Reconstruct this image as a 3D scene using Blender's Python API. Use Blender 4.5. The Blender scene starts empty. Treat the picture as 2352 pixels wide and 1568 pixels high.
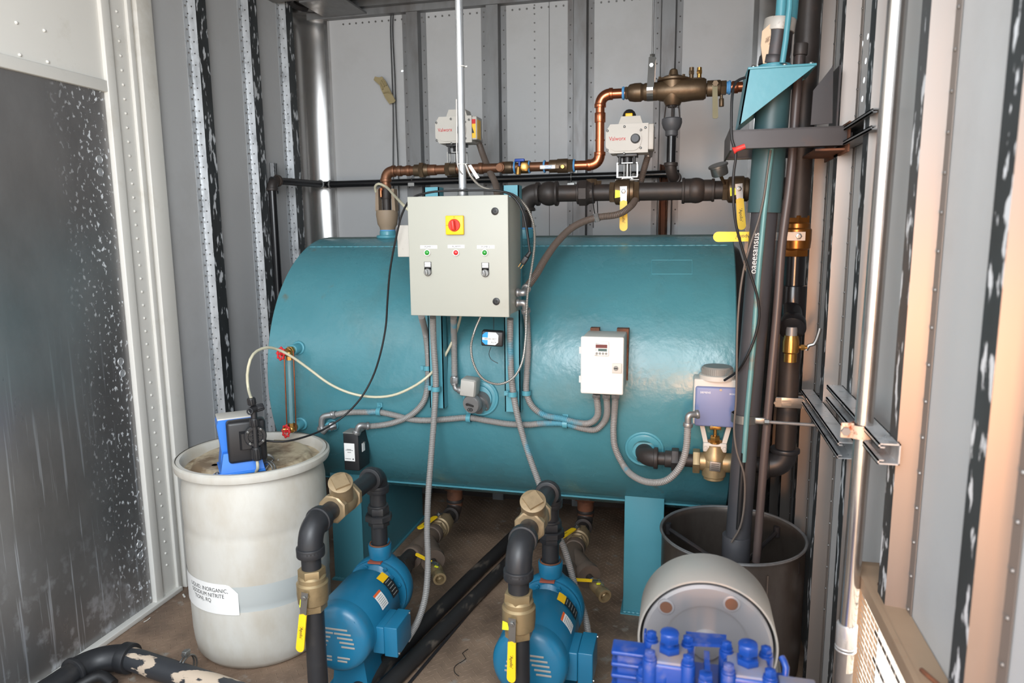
import bpy, bmesh, math, random
from mathutils import Vector, Matrix
random.seed(7)
S = bpy.context.scene
C = S.collection
PI = math.pi
# ------------------------------------------------------------------ camera
YAW, PITCH, ROLL, FPX, EYE = 0.240923, 0.1563746, -0.00947, 1624.53, Vector((0, 0, 1.6))
_f0 = Vector((-math.sin(YAW), math.cos(YAW), 0)); _r0 = Vector((math.cos(YAW), math.sin(YAW), 0)); _u0 = Vector((0, 0, 1))
CF = _f0*math.cos(PITCH) - _u0*math.sin(PITCH)
_u1 = _u0*math.cos(PITCH) + _f0*math.sin(PITCH)
CR = _r0*math.cos(ROLL) + _u1*math.sin(ROLL)
CU = _u1*math.cos(ROLL) - _r0*math.sin(ROLL)
cam = bpy.data.objects.new('camera', bpy.data.cameras.new('camera')); C.objects.link(cam)
cam.matrix_world = Matrix(((CR.x, CU.x, -CF.x, EYE.x), (CR.y, CU.y, -CF.y, EYE.y), (CR.z, CU.z, -CF.z, EYE.z), (0, 0, 0, 1)))
cam.data.sensor_width = 36; cam.data.lens = FPX/2352*36; cam.data.clip_start = 0.05
cam.data.dof.use_dof = True; cam.data.dof.focus_distance = 2.7; cam.data.dof.aperture_fstop = 3.5
S.camera = cam
# ------------------------------------------------------------------ world, lamps, exposure
w = bpy.data.worlds.new('daylight'); S.world = w; w.use_nodes = True
bg = w.node_tree.nodes['Background']; bg.inputs[0].default_value = (0.86, 0.93, 1.0, 1); bg.inputs[1].default_value = 1.7
def area(name, loc, target, size, sizey, power, col):
    l = bpy.data.lights.new(name, 'AREA'); l.shape = 'RECTANGLE'; l.size = size; l.size_y = sizey; l.energy = power; l.color = col
    o = bpy.data.objects.new(name, l); C.objects.link(o); o.location = loc
    o.rotation_euler = (Vector(target)-Vector(loc)).to_track_quat('-Z', 'Y').to_euler(); return o
sun = bpy.data.lights.new('sun', 'SUN'); sun.energy = 13; sun.angle = .009; sun.color = (1.0, .90, .78)
so = bpy.data.objects.new('sun', sun); C.objects.link(so); so.rotation_euler = Vector((-.70, -.42, -.62)).to_track_quat('-Z', 'Y').to_euler()
area('daylight_through_open_end', (-0.45, -0.45, 2.25), (-1.95, 2.8, 1.15), 1.5, 1.3, 66, (0.93, 0.97, 1.0))
wl = area('low_warm_evening_light', (0.12, -1.3, 1.15), (0.44, 1.7, 1.15), 0.25, 0.5, 3.5, (1.0, 0.47, 0.20)); wl.data.spread = math.radians(40)
S.view_settings.view_transform = 'Standard'; S.view_settings.look = 'None'; S.view_settings.gamma = 1.0
S.view_settings.use_curve_mapping = False; S.view_settings.exposure = 0.32
# ------------------------------------------------------------------ anchoring: photo pixel -> point on a real plane of the room
def ray(px, py): return CR*((px-1176)/FPX) - CU*((py-784)/FPX) + CF
def PY(px, py, y): d = ray(px, py); return EYE + d*(y/d.y)
def PX(px, py, x): d = ray(px, py); return EYE + d*(x/d.x)
def PZ(px, py, z): d = ray(px, py); return EYE + d*((z-1.6)/d.z)
TR, TY, TZ = 0.6, 3.19, 0.973          # the tank: radius and axis
def PT(px, py, off=0.0):               # point on (or a little in front of) the tank's shell
    d = ray(px, py); R_ = TR+off
    a = d.y**2+d.z**2; b = 2*(-TY*d.y+(1.6-TZ)*d.z); c = TY**2+(1.6-TZ)**2-R_**2
    D = max(0, b*b-4*a*c); t = (-b-math.sqrt(D))/(2*a); return EYE + d*t
def V(*a): return Vector(a)
# ------------------------------------------------------------------ mesh builder
def frame_of(d):
    d = Vector(d).normalized(); a = Vector((0, 0, 1)) if abs(d.z) < 0.9 else Vector((1, 0, 0))
    u = d.cross(a).normalized(); v = u.cross(d).normalized(); return u, v, d
def smooth_path(pts, step=0.02):
    P = [Vector(p) for p in pts]
    if len(P) < 3: 
        n = max(1, int((P[1]-P[0]).length/step)); return [P[0].lerp(P[1], i/n) for i in range(n+1)]
    Q = [P[0]*2-P[1]] + P + [P[-1]*2-P[-2]]; out = []
    for i in range(1, len(Q)-2):
        p0, p1, p2, p3 = Q[i-1:i+3]
        n = max(2, int((p2-p1).length/step))
        t0 = 0.0; t1 = t0+max(1e-4, (p1-p0).length)**.5; t2 = t1+max(1e-4, (p2-p1).length)**.5; t3 = t2+max(1e-4, (p3-p2).length)**.5
        for k in range(n):
            t = t1+(t2-t1)*k/n
            A1 = p0*((t1-t)/(t1-t0))+p1*((t-t0)/(t1-t0)); A2 = p1*((t2-t)/(t2-t1))+p2*((t-t1)/(t2-t1)); A3 = p2*((t3-t)/(t3-t2))+p3*((t-t2)/(t3-t2))
            B1 = A1*((t2-t)/(t2-t0))+A2*((t-t0)/(t2-t0)); B2 = A2*((t3-t)/(t3-t1))+A3*((t-t1)/(t3-t1))
            out.append(B1*((t2-t)/(t2-t1))+B2*((t-t1)/(t2-t1)))
    out.append(P[-1]); return out
def resample(P, step):
    out = [P[0].copy()]; acc = 0.0
    for a, b in zip(P, P[1:]):
        L = (b-a).length
        while L > 1e-9 and acc+L >= step:
            t = (step-acc)/L; a = a.lerp(b, t); L = (b-a).length; out.append(a.copy()); acc = 0.0
        acc += L
    out.append(P[-1].copy()); return out
class MB:
    def __init__(s, M=None): s.v = []; s.f = []; s.mi = []; s.M = M or Matrix.Identity(4); s.k = 0
    def mat(s, k): s.k = k; return s
    def add(s, vs, fs):
        n = len(s.v); s.v += [tuple(s.M @ Vector(p)) for p in vs]; s.f += [tuple(i+n for i in f) for f in fs]; s.mi += [s.k]*len(fs); return s
    def box(s, c, size, rot=None, bev=0.0):
        c = Vector(c); hx, hy, hz = (q/2 for q in size); R = rot.to_3x3() if rot else Matrix.Identity(3)
        if bev <= 0:
            vs = [c+R@Vector((x*hx, y*hy, z*hz)) for z in (-1, 1) for y in (-1, 1) for x in (-1, 1)]
            return s.add(vs, [(0, 2, 3, 1), (4, 5, 7, 6), (0, 1, 5, 4), (2, 6, 7, 3), (0, 4, 6, 2), (1, 3, 7, 5)])
        b = bmesh.new(); bmesh.ops.create_cube(b, size=1)
        for q in b.verts: q.co = Vector((q.co.x*hx*2, q.co.y*hy*2, q.co.z*hz*2))
        bmesh.ops.bevel(b, geom=list(b.edges), offset=min(bev, min(size)*.45), segments=3, affect='EDGES', profile=.5)
        b.verts.index_update(); vs = [c+R@q.co for q in b.verts]; fs = [[q.index for q in f.verts] for f in b.faces]; b.free(); return s.add(vs, fs)
    def bb(s, a, b, bev=0.0):
        a = Vector(a); b = Vector(b); return s.box((a+b)/2, [max(1e-4, abs(q)) for q in (b-a)], None, bev)
    def lathe(s, a, d, prof, n=28, caps=True, ph=0.0):
        a = Vector(a); u, v, d = frame_of(d); vs = []; fs = []
        for t, r in prof:
            for i in range(n):
                th = 2*PI*i/n+ph; vs.append(a+d*t+(u*math.cos(th)+v*math.sin(th))*max(r, 1e-5))
        m = len(prof)
        for j in range(m-1):
            for i in range(n): k = (i+1) % n; fs.append((j*n+i, j*n+k, (j+1)*n+k, (j+1)*n+i))
        if caps: fs.append(tuple(range(n))[::-1]); fs.append(tuple((m-1)*n+i for i in range(n)))
        return s.add(vs, fs)
    def cyl(s, a, b, r, r2=None, n=28, caps=True, bev=0.0, ph=0.0):
        a = Vector(a); b = Vector(b); L = (b-a).length; r2 = r if r2 is None else r2
        if bev: return s.lathe(a, b-a, [(0, r-bev), (bev*.3, r-bev*.3), (bev, r), (L-bev, r2), (L-bev*.3, r2-bev*.3), (L, r2-bev)], n, caps, ph)
        return s.lathe(a, b-a, [(0, r), (L, r2)], n, caps, ph)
    def hex(s, a, b, r, bev=0.0, ph=0.0): return s.cyl(a, b, r, n=6, bev=bev, ph=ph)
    def tube(s, pts, r, n=12, step=0.02, smooth=True, rib=0.0, pitch=0.005, caps=True):
        P = smooth_path(pts, step if not rib else min(step, .01)) if smooth else [Vector(p) for p in pts]
        if rib: P = resample(P, pitch/2)
        rr = (lambda i: r-(rib if i % 2 else 0)) if rib else (r if callable(r) else (lambda i: r))
        t = (P[1]-P[0]).normalized(); u, v, _ = frame_of(t); vs = []; fs = []
        for i, p in enumerate(P):
            t2 = (P[min(i+1, len(P)-1)]-P[max(i-1, 0)])
            t2 = t2.normalized() if t2.length > 1e-9 else t
            q = t.rotation_difference(t2); u = q @ u; v = q @ v; t = t2
            R_ = rr(i)
            for k in range(n): th = 2*PI*k/n; vs.append(p+(u*math.cos(th)+v*math.sin(th))*R_)
        for j in range(len(P)-1):
            for i in range(n): k = (i+1) % n; fs.append((j*n+i, j*n+k, (j+1)*n+k, (j+1)*n+i))
        if caps: fs.append(tuple(range(n))[::-1]); fs.append(tuple((len(P)-1)*n+i for i in range(n)))
        return s.add(vs, fs)
    def arc(s, c, a, b, r, n=24, m=10, bead=0.0, blen=0.012):   # pipe elbow: centre corner c, ends a and b
        c, a, b = Vector(c), Vector(a), Vector(b); P = []
        for i in range(m+1):
            t = i/m; P.append(a*(1-t)**2+c*2*t*(1-t)*.98+b*t*t+(c*.02)*2*t*(1-t))
        s.tube(P, r, n=n, smooth=False)
        if bead:
            for e in (a, b): d = (e-c).normalized(); s.cyl(e-d*blen, e+d*blen*.3, r+bead, n=n, bev=bead*.5)
        return s
    def sphere(s, c, r, sc=(1, 1, 1), n=20, m=12):
        c = Vector(c); vs = []; fs = []
        for j in range(m+1):
            th = PI*j/m
            for i in range(n):
                ph = 2*PI*i/n; vs.append(c+Vector((r*sc[0]*math.sin(th)*math.cos(ph), r*sc[1]*math.sin(th)*math.sin(ph), r*sc[2]*math.cos(th))))
        for j in range(m):
            for i in range(n): k = (i+1) % n; fs.append((j*n+i, (j+1)*n+i, (j+1)*n+k, j*n+k))
        return s.add(vs, fs)
    def torus(s, c, d, R_, r, n=28, m=10):
        u, v, d = frame_of(d); c = Vector(c)
        P = [c+(u*math.cos(2*PI*i/n)+v*math.sin(2*PI*i/n))*R_ for i in range(n+1)]
        vs = []; fs = []
        for i in range(n):
            rad = (P[i]-c).normalized()
            for k in range(m): th = 2*PI*k/m; vs.append(P[i]+rad*r*math.cos(th)+d*r*math.sin(th))
        for i in range(n):
            j = (i+1) % n
            for k in range(m): l = (k+1) % m; fs.append((i*m+k, j*m+k, j*m+l, i*m+l))
        return s.add(vs, fs)
    def prism(s, poly, off):      # planar polygon (3D points) extruded by vector off
        off = Vector(off); n = len(poly); vs = [Vector(p) for p in poly]+[Vector(p)+off for p in poly]
        fs = [tuple(range(n))[::-1], tuple(range(n, 2*n))]+[(i, (i+1) % n, (i+1) % n+n, i+n) for i in range(n)]
        return s.add(vs, fs)
def tagp(o, label=None, cat=None, group=None, kind=None):
    if label: o['label'] = label
    if cat: o['category'] = cat
    if group: o['group'] = group
    if kind: o['kind'] = kind
    return o
def obj(name, mb, mats, parent=None, label=None, ang=38, fix=True):
    me = bpy.data.meshes.new(name); me.from_pydata(mb.v, [], mb.f); me.update()
    if not isinstance(mats, (list, tuple)): mats = [mats]
    for m in mats: me.materials.append(m)
    if len(mats) > 1: me.polygons.foreach_set('material_index', mb.mi)
    if fix:
        b = bmesh.new(); b.from_mesh(me); bmesh.ops.recalc_face_normals(b, faces=b.faces); b.to_mesh(me); b.free()
    me.shade_smooth(); me.set_sharp_from_angle(angle=math.radians(ang))
    o = bpy.data.objects.new(name, me); C.objects.link(o)
    if parent: o.parent = parent; o.matrix_parent_inverse = Matrix.Translation(-wloc(parent))
    elif mb.v:   # own origin at the base of the shape
        c = sum((Vector(q) for q in mb.v), Vector())/len(mb.v); c.z = min(q[2] for q in mb.v)
        me.transform(Matrix.Translation(-c)); o.location = c
    if label: o['label'] = label
    return o
def wloc(o):
    return Vector(o['_b']) if '_b' in o.keys() else (wloc(o.parent) if o.parent else Vector())
def thing(name, label, cat, loc, group=None):
    o = bpy.data.objects.new(name, None); C.objects.link(o); o.location = loc; o.empty_display_size = .05
    o['_b'] = tuple(loc); return tagp(o, label, cat, group)
def child(name, mb, mats, parent, label=None, ang=38):      # works for parts and sub-parts
    o = obj(name, mb, mats, None, label, ang)
    p = parent
    base = world_of(p)
    o.parent = p; o.location = o.location - base
    return o
def world_of(o):
    L = Vector(o.location)
    while o.parent: o = o.parent; L = L+Vector(o.location)
    return L
def struct(name, mb, mats, label=None, parent=None, ang=38):
    if parent: return child(name, mb, mats, parent, label, ang)
    o = obj(name, mb, mats, None, label, ang); o['kind'] = 'structure'; return o
def solo(name, mb, mats, label, cat, group=None, ang=38):
    return tagp(obj(name, mb, mats, None, label, ang), label, cat, group)
def text_mb(mb, string, size, fn, depth=0.0004, align='CENTER', xs=1.0):     # lettering: fn(u, v, w) -> world point
    cu = bpy.data.curves.new('t', 'FONT'); cu.body = string; cu.size = size; cu.extrude = depth; cu.align_x = align; cu.align_y = 'CENTER'; cu.resolution_u = 3
    o = bpy.data.objects.new('t', cu); C.objects.link(o); bpy.context.view_layer.update()
    me = bpy.data.meshes.new_from_object(o.evaluated_get(bpy.context.evaluated_depsgraph_get()))
    mb.add([fn(q.co.x*xs, q.co.y, q.co.z+depth) for q in me.vertices], [tuple(p.vertices) for p in me.polygons])
    bpy.data.objects.remove(o); bpy.data.meshes.remove(me); bpy.data.curves.remove(cu); return mb
def flat(origin, u, v):
    origin = Vector(origin); u = Vector(u).normalized(); v = Vector(v).normalized(); n = u.cross(v)
    return lambda a, b, c: origin+u*a+v*b+n*c
# ------------------------------------------------------------------ materials (all procedural)
def lin(c): return tuple((q/12.92 if q <= .04045 else ((q+.055)/1.055)**2.4) for q in [z/255 for z in c])+(1,)
def mat(name, col, rough=.5, metal=0., var=.12, vscale=6, dirt=None, dirt_amt=0., dscale=3., dlo=.5, dhi=.7, bump=0., bscale=60, stretch=None, spec=.5, coat=0, trans=0, rvar=0.):
    m = bpy.data.materials.new(name); m.use_nodes = True; nt = m.node_tree; N = nt.nodes; L = nt.links
    p = N['Principled BSDF']; c = lin(col)
    tc = N.new('ShaderNodeTexCoord'); geo = N.new('ShaderNodeNewGeometry'); vec = geo.outputs['Position']
    if stretch:
        mp = N.new('ShaderNodeMapping'); L.new(vec, mp.inputs[0]); mp.inputs['Scale'].default_value = stretch; vs_ = mp.outputs[0]
    else: vs_ = vec
    n1 = N.new('ShaderNodeTexNoise'); n1.inputs['Scale'].default_value = vscale; n1.inputs['Detail'].default_value = 5; L.new(vs_, n1.inputs['Vector'])
    mx = N.new('ShaderNodeMix'); mx.data_type = 'RGBA'; L.new(n1.outputs['Fac'], mx.inputs[0])
    mx.inputs[6].default_value = tuple(min(1, q*(1-var)) for q in c[:3])+(1,); mx.inputs[7].default_value = tuple(min(1, q*(1+var)) for q in c[:3])+(1,)
    out = mx.outputs[2]
    if dirt:
        n2 = N.new('ShaderNodeTexNoise'); n2.inputs['Scale'].default_value = dscale; n2.inputs['Detail'].default_value = 8; n2.inputs['Roughness'].default_value = .65; L.new(vs_, n2.inputs['Vector'])
        mr = N.new('ShaderNodeMapRange'); L.new(n2.outputs['Fac'], mr.inputs[0]); mr.inputs[1].default_value = dlo; mr.inputs[2].default_value = dhi; mr.inputs[4].default_value = dirt_amt
        m2 = N.new('ShaderNodeMix'); m2.data_type = 'RGBA'; L.new(mr.outputs[0], m2.inputs[0]); L.new(out, m2.inputs[6]); m2.inputs[7].default_value = lin(dirt); out = m2.outputs[2]
    L.new(out, p.inputs['Base Color']); p.inputs['Roughness'].default_value = rough; p.inputs['Metallic'].default_value = metal
    if rvar:
        mr = N.new('ShaderNodeMapRange'); L.new(n1.outputs['Fac'], mr.inputs[0]); mr.inputs[1].default_value = .3; mr.inputs[2].default_value = .7; mr.inputs[3].default_value = rough-rvar; mr.inputs[4].default_value = rough+rvar; L.new(mr.outputs[0], p.inputs['Roughness'])
    p.inputs['Specular IOR Level'].default_value = spec; p.inputs['Coat Weight'].default_value = coat; p.inputs['Transmission Weight'].default_value = trans
    if bump:
        n3 = N.new('ShaderNodeTexNoise'); n3.inputs['Scale'].default_value = bscale; n3.inputs['Detail'].default_value = 3; L.new(vs_, n3.inputs['Vector'])
        b = N.new('ShaderNodeBump'); b.inputs['Strength'].default_value = bump; b.inputs['Distance'].default_value = .004; L.new(n3.outputs['Fac'], b.inputs['Height']); L.new(b.outputs[0], p.inputs['Normal'])
    m['out'] = 1
    return m
def flecks(m, col, scale=40, lo=.62, hi=.68, stretch=(1, 1, 1), mask=None):   # scattered marks with shapes of their own over an existing material
    nt = m.node_tree; N = nt.nodes; L = nt.links; p = N['Principled BSDF']
    src = p.inputs['Base Color'].links[0].from_socket
    geo = N.new('ShaderNodeNewGeometry'); mp = N.new('ShaderNodeMapping'); L.new(geo.outputs['Position'], mp.inputs[0]); mp.inputs['Scale'].default_value = stretch
    n = N.new('ShaderNodeTexNoise'); n.inputs['Scale'].default_value = scale; n.inputs['Detail'].default_value = 4; L.new(mp.outputs[0], n.inputs['Vector'])
    mr = N.new('ShaderNodeMapRange'); L.new(n.outputs['Fac'], mr.inputs[0]); mr.inputs[1].default_value = lo; mr.inputs[2].default_value = hi
    fac = mr.outputs[0]
    if mask:
        axis, a, b, = mask; sp = N.new('ShaderNodeSeparateXYZ'); L.new(geo.outputs['Position'], sp.inputs[0])
        m2 = N.new('ShaderNodeMapRange'); L.new(sp.outputs[axis], m2.inputs[0]); m2.inputs[1].default_value = a; m2.inputs[2].default_value = b
        mu = N.new('ShaderNodeMath'); mu.operation = 'MULTIPLY'; L.new(fac, mu.inputs[0]); L.new(m2.outputs[0], mu.inputs[1]); fac = mu.outputs[0]
    mx = N.new('ShaderNodeMix'); mx.data_type = 'RGBA'; L.new(fac, mx.inputs[0]); L.new(src, mx.inputs[6]); mx.inputs[7].default_value = lin(col); L.new(mx.outputs[2], p.inputs['Base Color'])
    if p.inputs['Metallic'].default_value > .3:
        q = N.new('ShaderNodeMath'); q.operation = 'MULTIPLY_ADD'; L.new(fac, q.inputs[0]); q.inputs[1].default_value = -p.inputs['Metallic'].default_value; q.inputs[2].default_value = p.inputs['Metallic'].default_value
        if not p.inputs['Metallic'].links: L.new(q.outputs[0], p.inputs['Metallic'])
    return m
M = {}
M['teal'] = mat('teal_enamel', (70, 126, 136), .26, 0, .10, 5, dirt=(78, 92, 86), dirt_amt=.4, dscale=2.2, dlo=.5, dhi=.75, bump=.4, bscale=30, rvar=.07)
flecks(M['teal'], (96, 92, 74), 9, .70, .80, (1, 1, .45))
M['teal2'] = mat('teal_enamel_bracket', (78, 144, 158), .35, 0, .08, 8, bump=.1, bscale=40)
M['tealdust'] = mat('dusty_teal_top', (84, 108, 106), .8, 0, .2, 9)
M['panel'] = mat('grey_liner_panel', (180, 181, 182), .42, 0, .05, 2.5, dirt=(120, 112, 104), dirt_amt=.25, dscale=2.5, dlo=.5, dhi=.8, bump=.06, bscale=15)
M['galv'] = mat('galvanised_steel', (196, 199, 202), .34, .6, .16, 40, dirt=(110, 112, 114), dirt_amt=.6, dscale=14, dlo=.54, dhi=.74, stretch=(1, 1, .35), rvar=.1)
M['galv_dull'] = mat('dull_galvanised_steel', (128, 129, 130), .5, .5, .2, 25, dirt=(92, 82, 76), dirt_amt=.6, dscale=8, dlo=.48, dhi=.72, stretch=(1, 1, .25), rvar=.1)
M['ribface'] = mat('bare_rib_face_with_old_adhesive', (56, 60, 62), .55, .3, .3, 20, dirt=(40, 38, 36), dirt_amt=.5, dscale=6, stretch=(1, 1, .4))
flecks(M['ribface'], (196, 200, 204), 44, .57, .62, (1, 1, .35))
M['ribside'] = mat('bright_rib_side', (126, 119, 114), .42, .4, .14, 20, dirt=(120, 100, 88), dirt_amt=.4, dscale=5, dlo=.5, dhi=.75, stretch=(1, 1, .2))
M['rivet'] = mat('rivet_heads', (110, 108, 106), .4, .5)
M['white'] = mat('white_door_paint', (216, 214, 208), .4, 0, .03, 3, dirt=(170, 160, 140), dirt_amt=.5, dscale=4, dlo=.58, dhi=.8)
M['kick'] = mat('worn_aluminium_kick_plate', (152, 151, 151), .36, .72, .12, 3, dirt=(106, 104, 104), dirt_amt=.7, dscale=1.6, dlo=.4, dhi=.7, stretch=(1, 1, .5), rvar=.1)
flecks(M['kick'], (216, 220, 224), 70, .60, .66, (1, 1, .7), mask=(1, 2.12, 2.34))
flecks(M['kick'], (205, 208, 214), 22, .54, .70, (1, 1, .8), mask=(2, .55, .0))
flecks(M['kick'], (196, 200, 206), 38, .60, .66, (1, 1.6, .045), mask=(2, 1.3, .5))
M['floor'] = mat('brown_checker_plate', (150, 126, 106), .6, .05, .2, 7, dirt=(72, 58, 50), dirt_amt=.75, dscale=2.5, dlo=.42, dhi=.66, rvar=.1)
flecks(M['floor'], (150, 142, 132), 14, .62, .72)
M['ceil'] = mat('ceiling_panel', (120, 118, 115), .6, .1, .1)
M['ground'] = mat('dry_ground', (196, 180, 162), .95)
M['pvc'] = mat('black_iron_pipe', (40, 41, 44), .42, .1, .2, 12, dirt=(98, 90, 82), dirt_amt=.35, dscale=7, dlo=.55, dhi=.8, bump=.05)
M['iron'] = mat('dark_iron_pipe', (52, 47, 45), .5, .2, .25, 14, dirt=(88, 66, 50), dirt_amt=.45, dscale=8, dlo=.55, dhi=.8, bump=.15)
M['glosspipe'] = mat('glossy_black_pipe', (26, 26, 28), .22, .1, .2, 10)
M['peel'] = mat('peeling_black_wrap', (50, 52, 56), .5, 0, .2, 12); flecks(M['peel'], (196, 178, 158), 16, .56, .585, (.5, 1, 1))
M['brass'] = mat('brass', (158, 138, 104), .38, .55, .12, 15, dirt=(96, 84, 62), dirt_amt=.6, dscale=12, dlo=.5, dhi=.75)
M['brassbright'] = mat('bright_brass', (172, 130, 70), .25, .85, .12, 15)
M['bronze'] = mat('aged_bronze', (104, 86, 66), .42, .65, .2, 12, dirt=(58, 48, 40), dirt_amt=.6, dscale=9, dlo=.45, dhi=.7, bump=.15)
M['copper'] = mat('copper', (188, 112, 78), .24, .9, .15, 10, dirt=(110, 66, 46), dirt_amt=.5, dscale=9, dlo=.5, dhi=.75)
M['oldcopper'] = mat('tarnished_copper', (124, 86, 64), .42, .7, .2, 12, dirt=(84, 96, 92), dirt_amt=.4, dscale=14, dlo=.58, dhi=.75)
M['blue_tape'] = mat('blue_thread_sealant', (84, 150, 204), .6)
M['yellow'] = mat('yellow_vinyl_lever', (240, 196, 28), .4, 0, .08, 20, dirt=(120, 90, 30), dirt_amt=.5, dscale=16, dlo=.6, dhi=.8)
M['tag'] = mat('fluorescent_yellow_tag', (228, 232, 40), .5)
M['steel'] = mat('bright_zinc_steel', (138, 138, 136), .32, .85, .15, 20)
M['stain'] = mat('stainless_drum_steel', (120, 112, 106), .36, .8, .2, 5, dirt=(74, 60, 50), dirt_amt=.6, dscale=4, dlo=.45, dhi=.7, stretch=(1, 1, .4), rvar=.1)
M['cab'] = mat('grey_enclosure_paint', (164, 164, 154), .45, 0, .03, 6, dirt=(130, 120, 104), dirt_amt=.3, dscale=5, dlo=.6, dhi=.8)
M['whitebox'] = mat('white_enclosure_plastic', (222, 220, 214), .45, 0, .02, 8)
M['boxgrey'] = mat('warm_grey_plastic', (190, 186, 178), .45, 0, .04, 10)
M['boxgrey2'] = mat('mid_grey_plastic', (128, 128, 124), .5, 0, .05, 12)
M['conduit'] = mat('grey_flexible_conduit', (134, 131, 128), .45, 0, .1, 30); flecks(M['conduit'], (80, 140, 158), 5, .60, .66)
M['conduit_old'] = mat('brown_stained_conduit', (96, 84, 76), .5, 0, .15, 20)
M['fit'] = mat('die_cast_fitting', (150, 150, 150), .35, .7, .12, 20)
M['armor'] = mat('armoured_silver_cable', (186, 180, 172), .3, .8, .1, 20)
M['black'] = mat('black_plastic', (34, 34, 36), .4, 0, .15, 20)
M['rubber'] = mat('black_rubber', (24, 24, 26), .5, 0, .15, 20)
M['hose'] = mat('dirty_black_hose', (44, 42, 42), .55, 0, .2, 12); flecks(M['hose'], (110, 100, 90), 18, .60, .72, (1, .4, 1))
M['red'] = mat('red_enamel', (205, 40, 44), .35)
M['redplastic'] = mat('red_plastic', (206, 44, 30), .35)
M['green'] = mat('green_lens', (14, 138, 34), .15, coat=.6)
M['redlens'] = mat('red_lens', (204, 26, 32), .15, coat=.6)
M['signyellow'] = mat('yellow_switch_plate', (246, 190, 10), .4)
M['label'] = mat('white_label', (232, 231, 228), .5, var=.02)
M['ink'] = mat('black_ink', (38, 38, 40), .6)
M['redink'] = mat('red_ink', (200, 40, 40), .6)
M['blueink'] = mat('blue_ink', (40, 150, 215), .6)
M['pumpblue'] = mat('blue_pump_enamel', (28, 106, 140), .33, 0, .1, 9, dirt=(84, 92, 92), dirt_amt=.5, dscale=6, dlo=.55, dhi=.8, bump=.08, bscale=60)
M['bblue'] = mat('bright_blue_enamel', (16, 58, 134), .35, 0, .1, 14, dirt=(128, 118, 112), dirt_amt=.5, dscale=10, dlo=.55, dhi=.7)
M['bbluedust'] = mat('dusty_blue_casting', (104, 110, 134), .6, 0, .2, 14, dirt=(130, 112, 98), dirt_amt=.8, dscale=12, dlo=.42, dhi=.62)
M['medblue'] = mat('metering_pump_blue', (44, 118, 210), .4, 0, .05)
M['greypaint'] = mat('satin_grey_paint', (158, 154, 148), .42, .1, .06, 5, dirt=(128, 112, 96), dirt_amt=.3, dscale=7, dlo=.6, dhi=.8)
M['greyface'] = mat('satin_grey_casting', (138, 136, 138), .38, .25, .06, 5)
M['hole'] = mat('rusty_hole', (96, 62, 44), .8)
M['dark'] = mat('dark_recess', (22, 20, 19), .8)
M['cream'] = mat('cream_tube', (208, 202, 176), .35, 0, .05, trans=.15)
M['poly'] = mat('natural_polyethylene', (198, 195, 187), .42, 0, .05, 3, dirt=(168, 154, 132), dirt_amt=.6, dscale=5, dlo=.42, dhi=.72, stretch=(1, 1, .5))
M['polytop'] = mat('stained_drum_head', (192, 176, 148), .55, 0, .14, 7, dirt=(104, 82, 58), dirt_amt=.9, dscale=9, dlo=.42, dhi=.62)
M['polyliq'] = mat('polyethylene_over_liquid', (178, 182, 180), .42, 0, .04, 4)
M['blackstl'] = mat('black_painted_steel', (52, 50, 52), .4, .3, .25, 8, dirt=(84, 56, 44), dirt_amt=.5, dscale=9, dlo=.55, dhi=.75)
M['rust'] = mat('rusty_steel', (112, 70, 48), .75, .1, .3, 12, dirt=(60, 40, 30), dirt_amt=.8, dscale=10, dlo=.45, dhi=.6)
M['act'] = mat('lavender_grey_plastic', (112, 122, 160), .42, 0, .03)
M['tan'] = mat('tan_painted_casting', (142, 124, 104), .6, 0, .1, 15)
M['glove'] = mat('dried_latex_glove', (150, 136, 100), .6, 0, .15, 40)
M['sight'] = mat('old_gauge_glass', (150, 190, 196), .1, 0, .02, trans=.6)
M['tape'] = mat('white_plastic_tie', (215, 214, 208), .5)
M['blackstl2'] = mat('satin_black_tube', (60, 60, 64), .45, 0, .15, 8, dirt=(84, 80, 78), dirt_amt=.3, dscale=6, dlo=.5, dhi=.8)
M['tealrod'] = mat('worn_teal_rod', (96, 140, 142), .45, .2, .2, 14, dirt=(110, 84, 64), dirt_amt=.6, dscale=12, dlo=.55, dhi=.7)
M['pvcbrown'] = mat('brown_black_pipe', (74, 64, 62), .4, 0, .15, 8)
M['greycable'] = mat('grey_cable', (92, 84, 78), .5, 0, .15, 12)
M['rustclamp'] = mat('rusting_clamp', (196, 178, 160), .5, .3, .1, 20, dirt=(140, 64, 30), dirt_amt=1, dscale=30, dlo=.52, dhi=.62)
M['brassb2'] = mat('orange_brass', (146, 96, 46), .3, .8, .15, 15, dirt=(90, 56, 30), dirt_amt=.5, dscale=12)
M['dark2'] = mat('under_tank_shade', (52, 44, 40), .7, 0, .3, 6)  # dark tone that stands in for shade on the wall behind the tank
M['ledge'] = mat('dusty_window_ledge', (150, 128, 106), .6, .15, .12, 8, dirt=(112, 66, 36), dirt_amt=.6, dscale=6, dlo=.58, dhi=.75)
M['wood'] = mat('grimy_teal_sleeve', (54, 82, 86), .45, 0, .15, 8, bump=.05)
# ------------------------------------------------------------------ the room: trailer body about 2.65 m wide, ribs every 0.41 m
XL, XR, YB, ZC, Y0 = -2.2, 0.48, 3.95, 2.87, -0.35
YR = .80   # right wall cut short here, out of view, to let more daylight in
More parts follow.
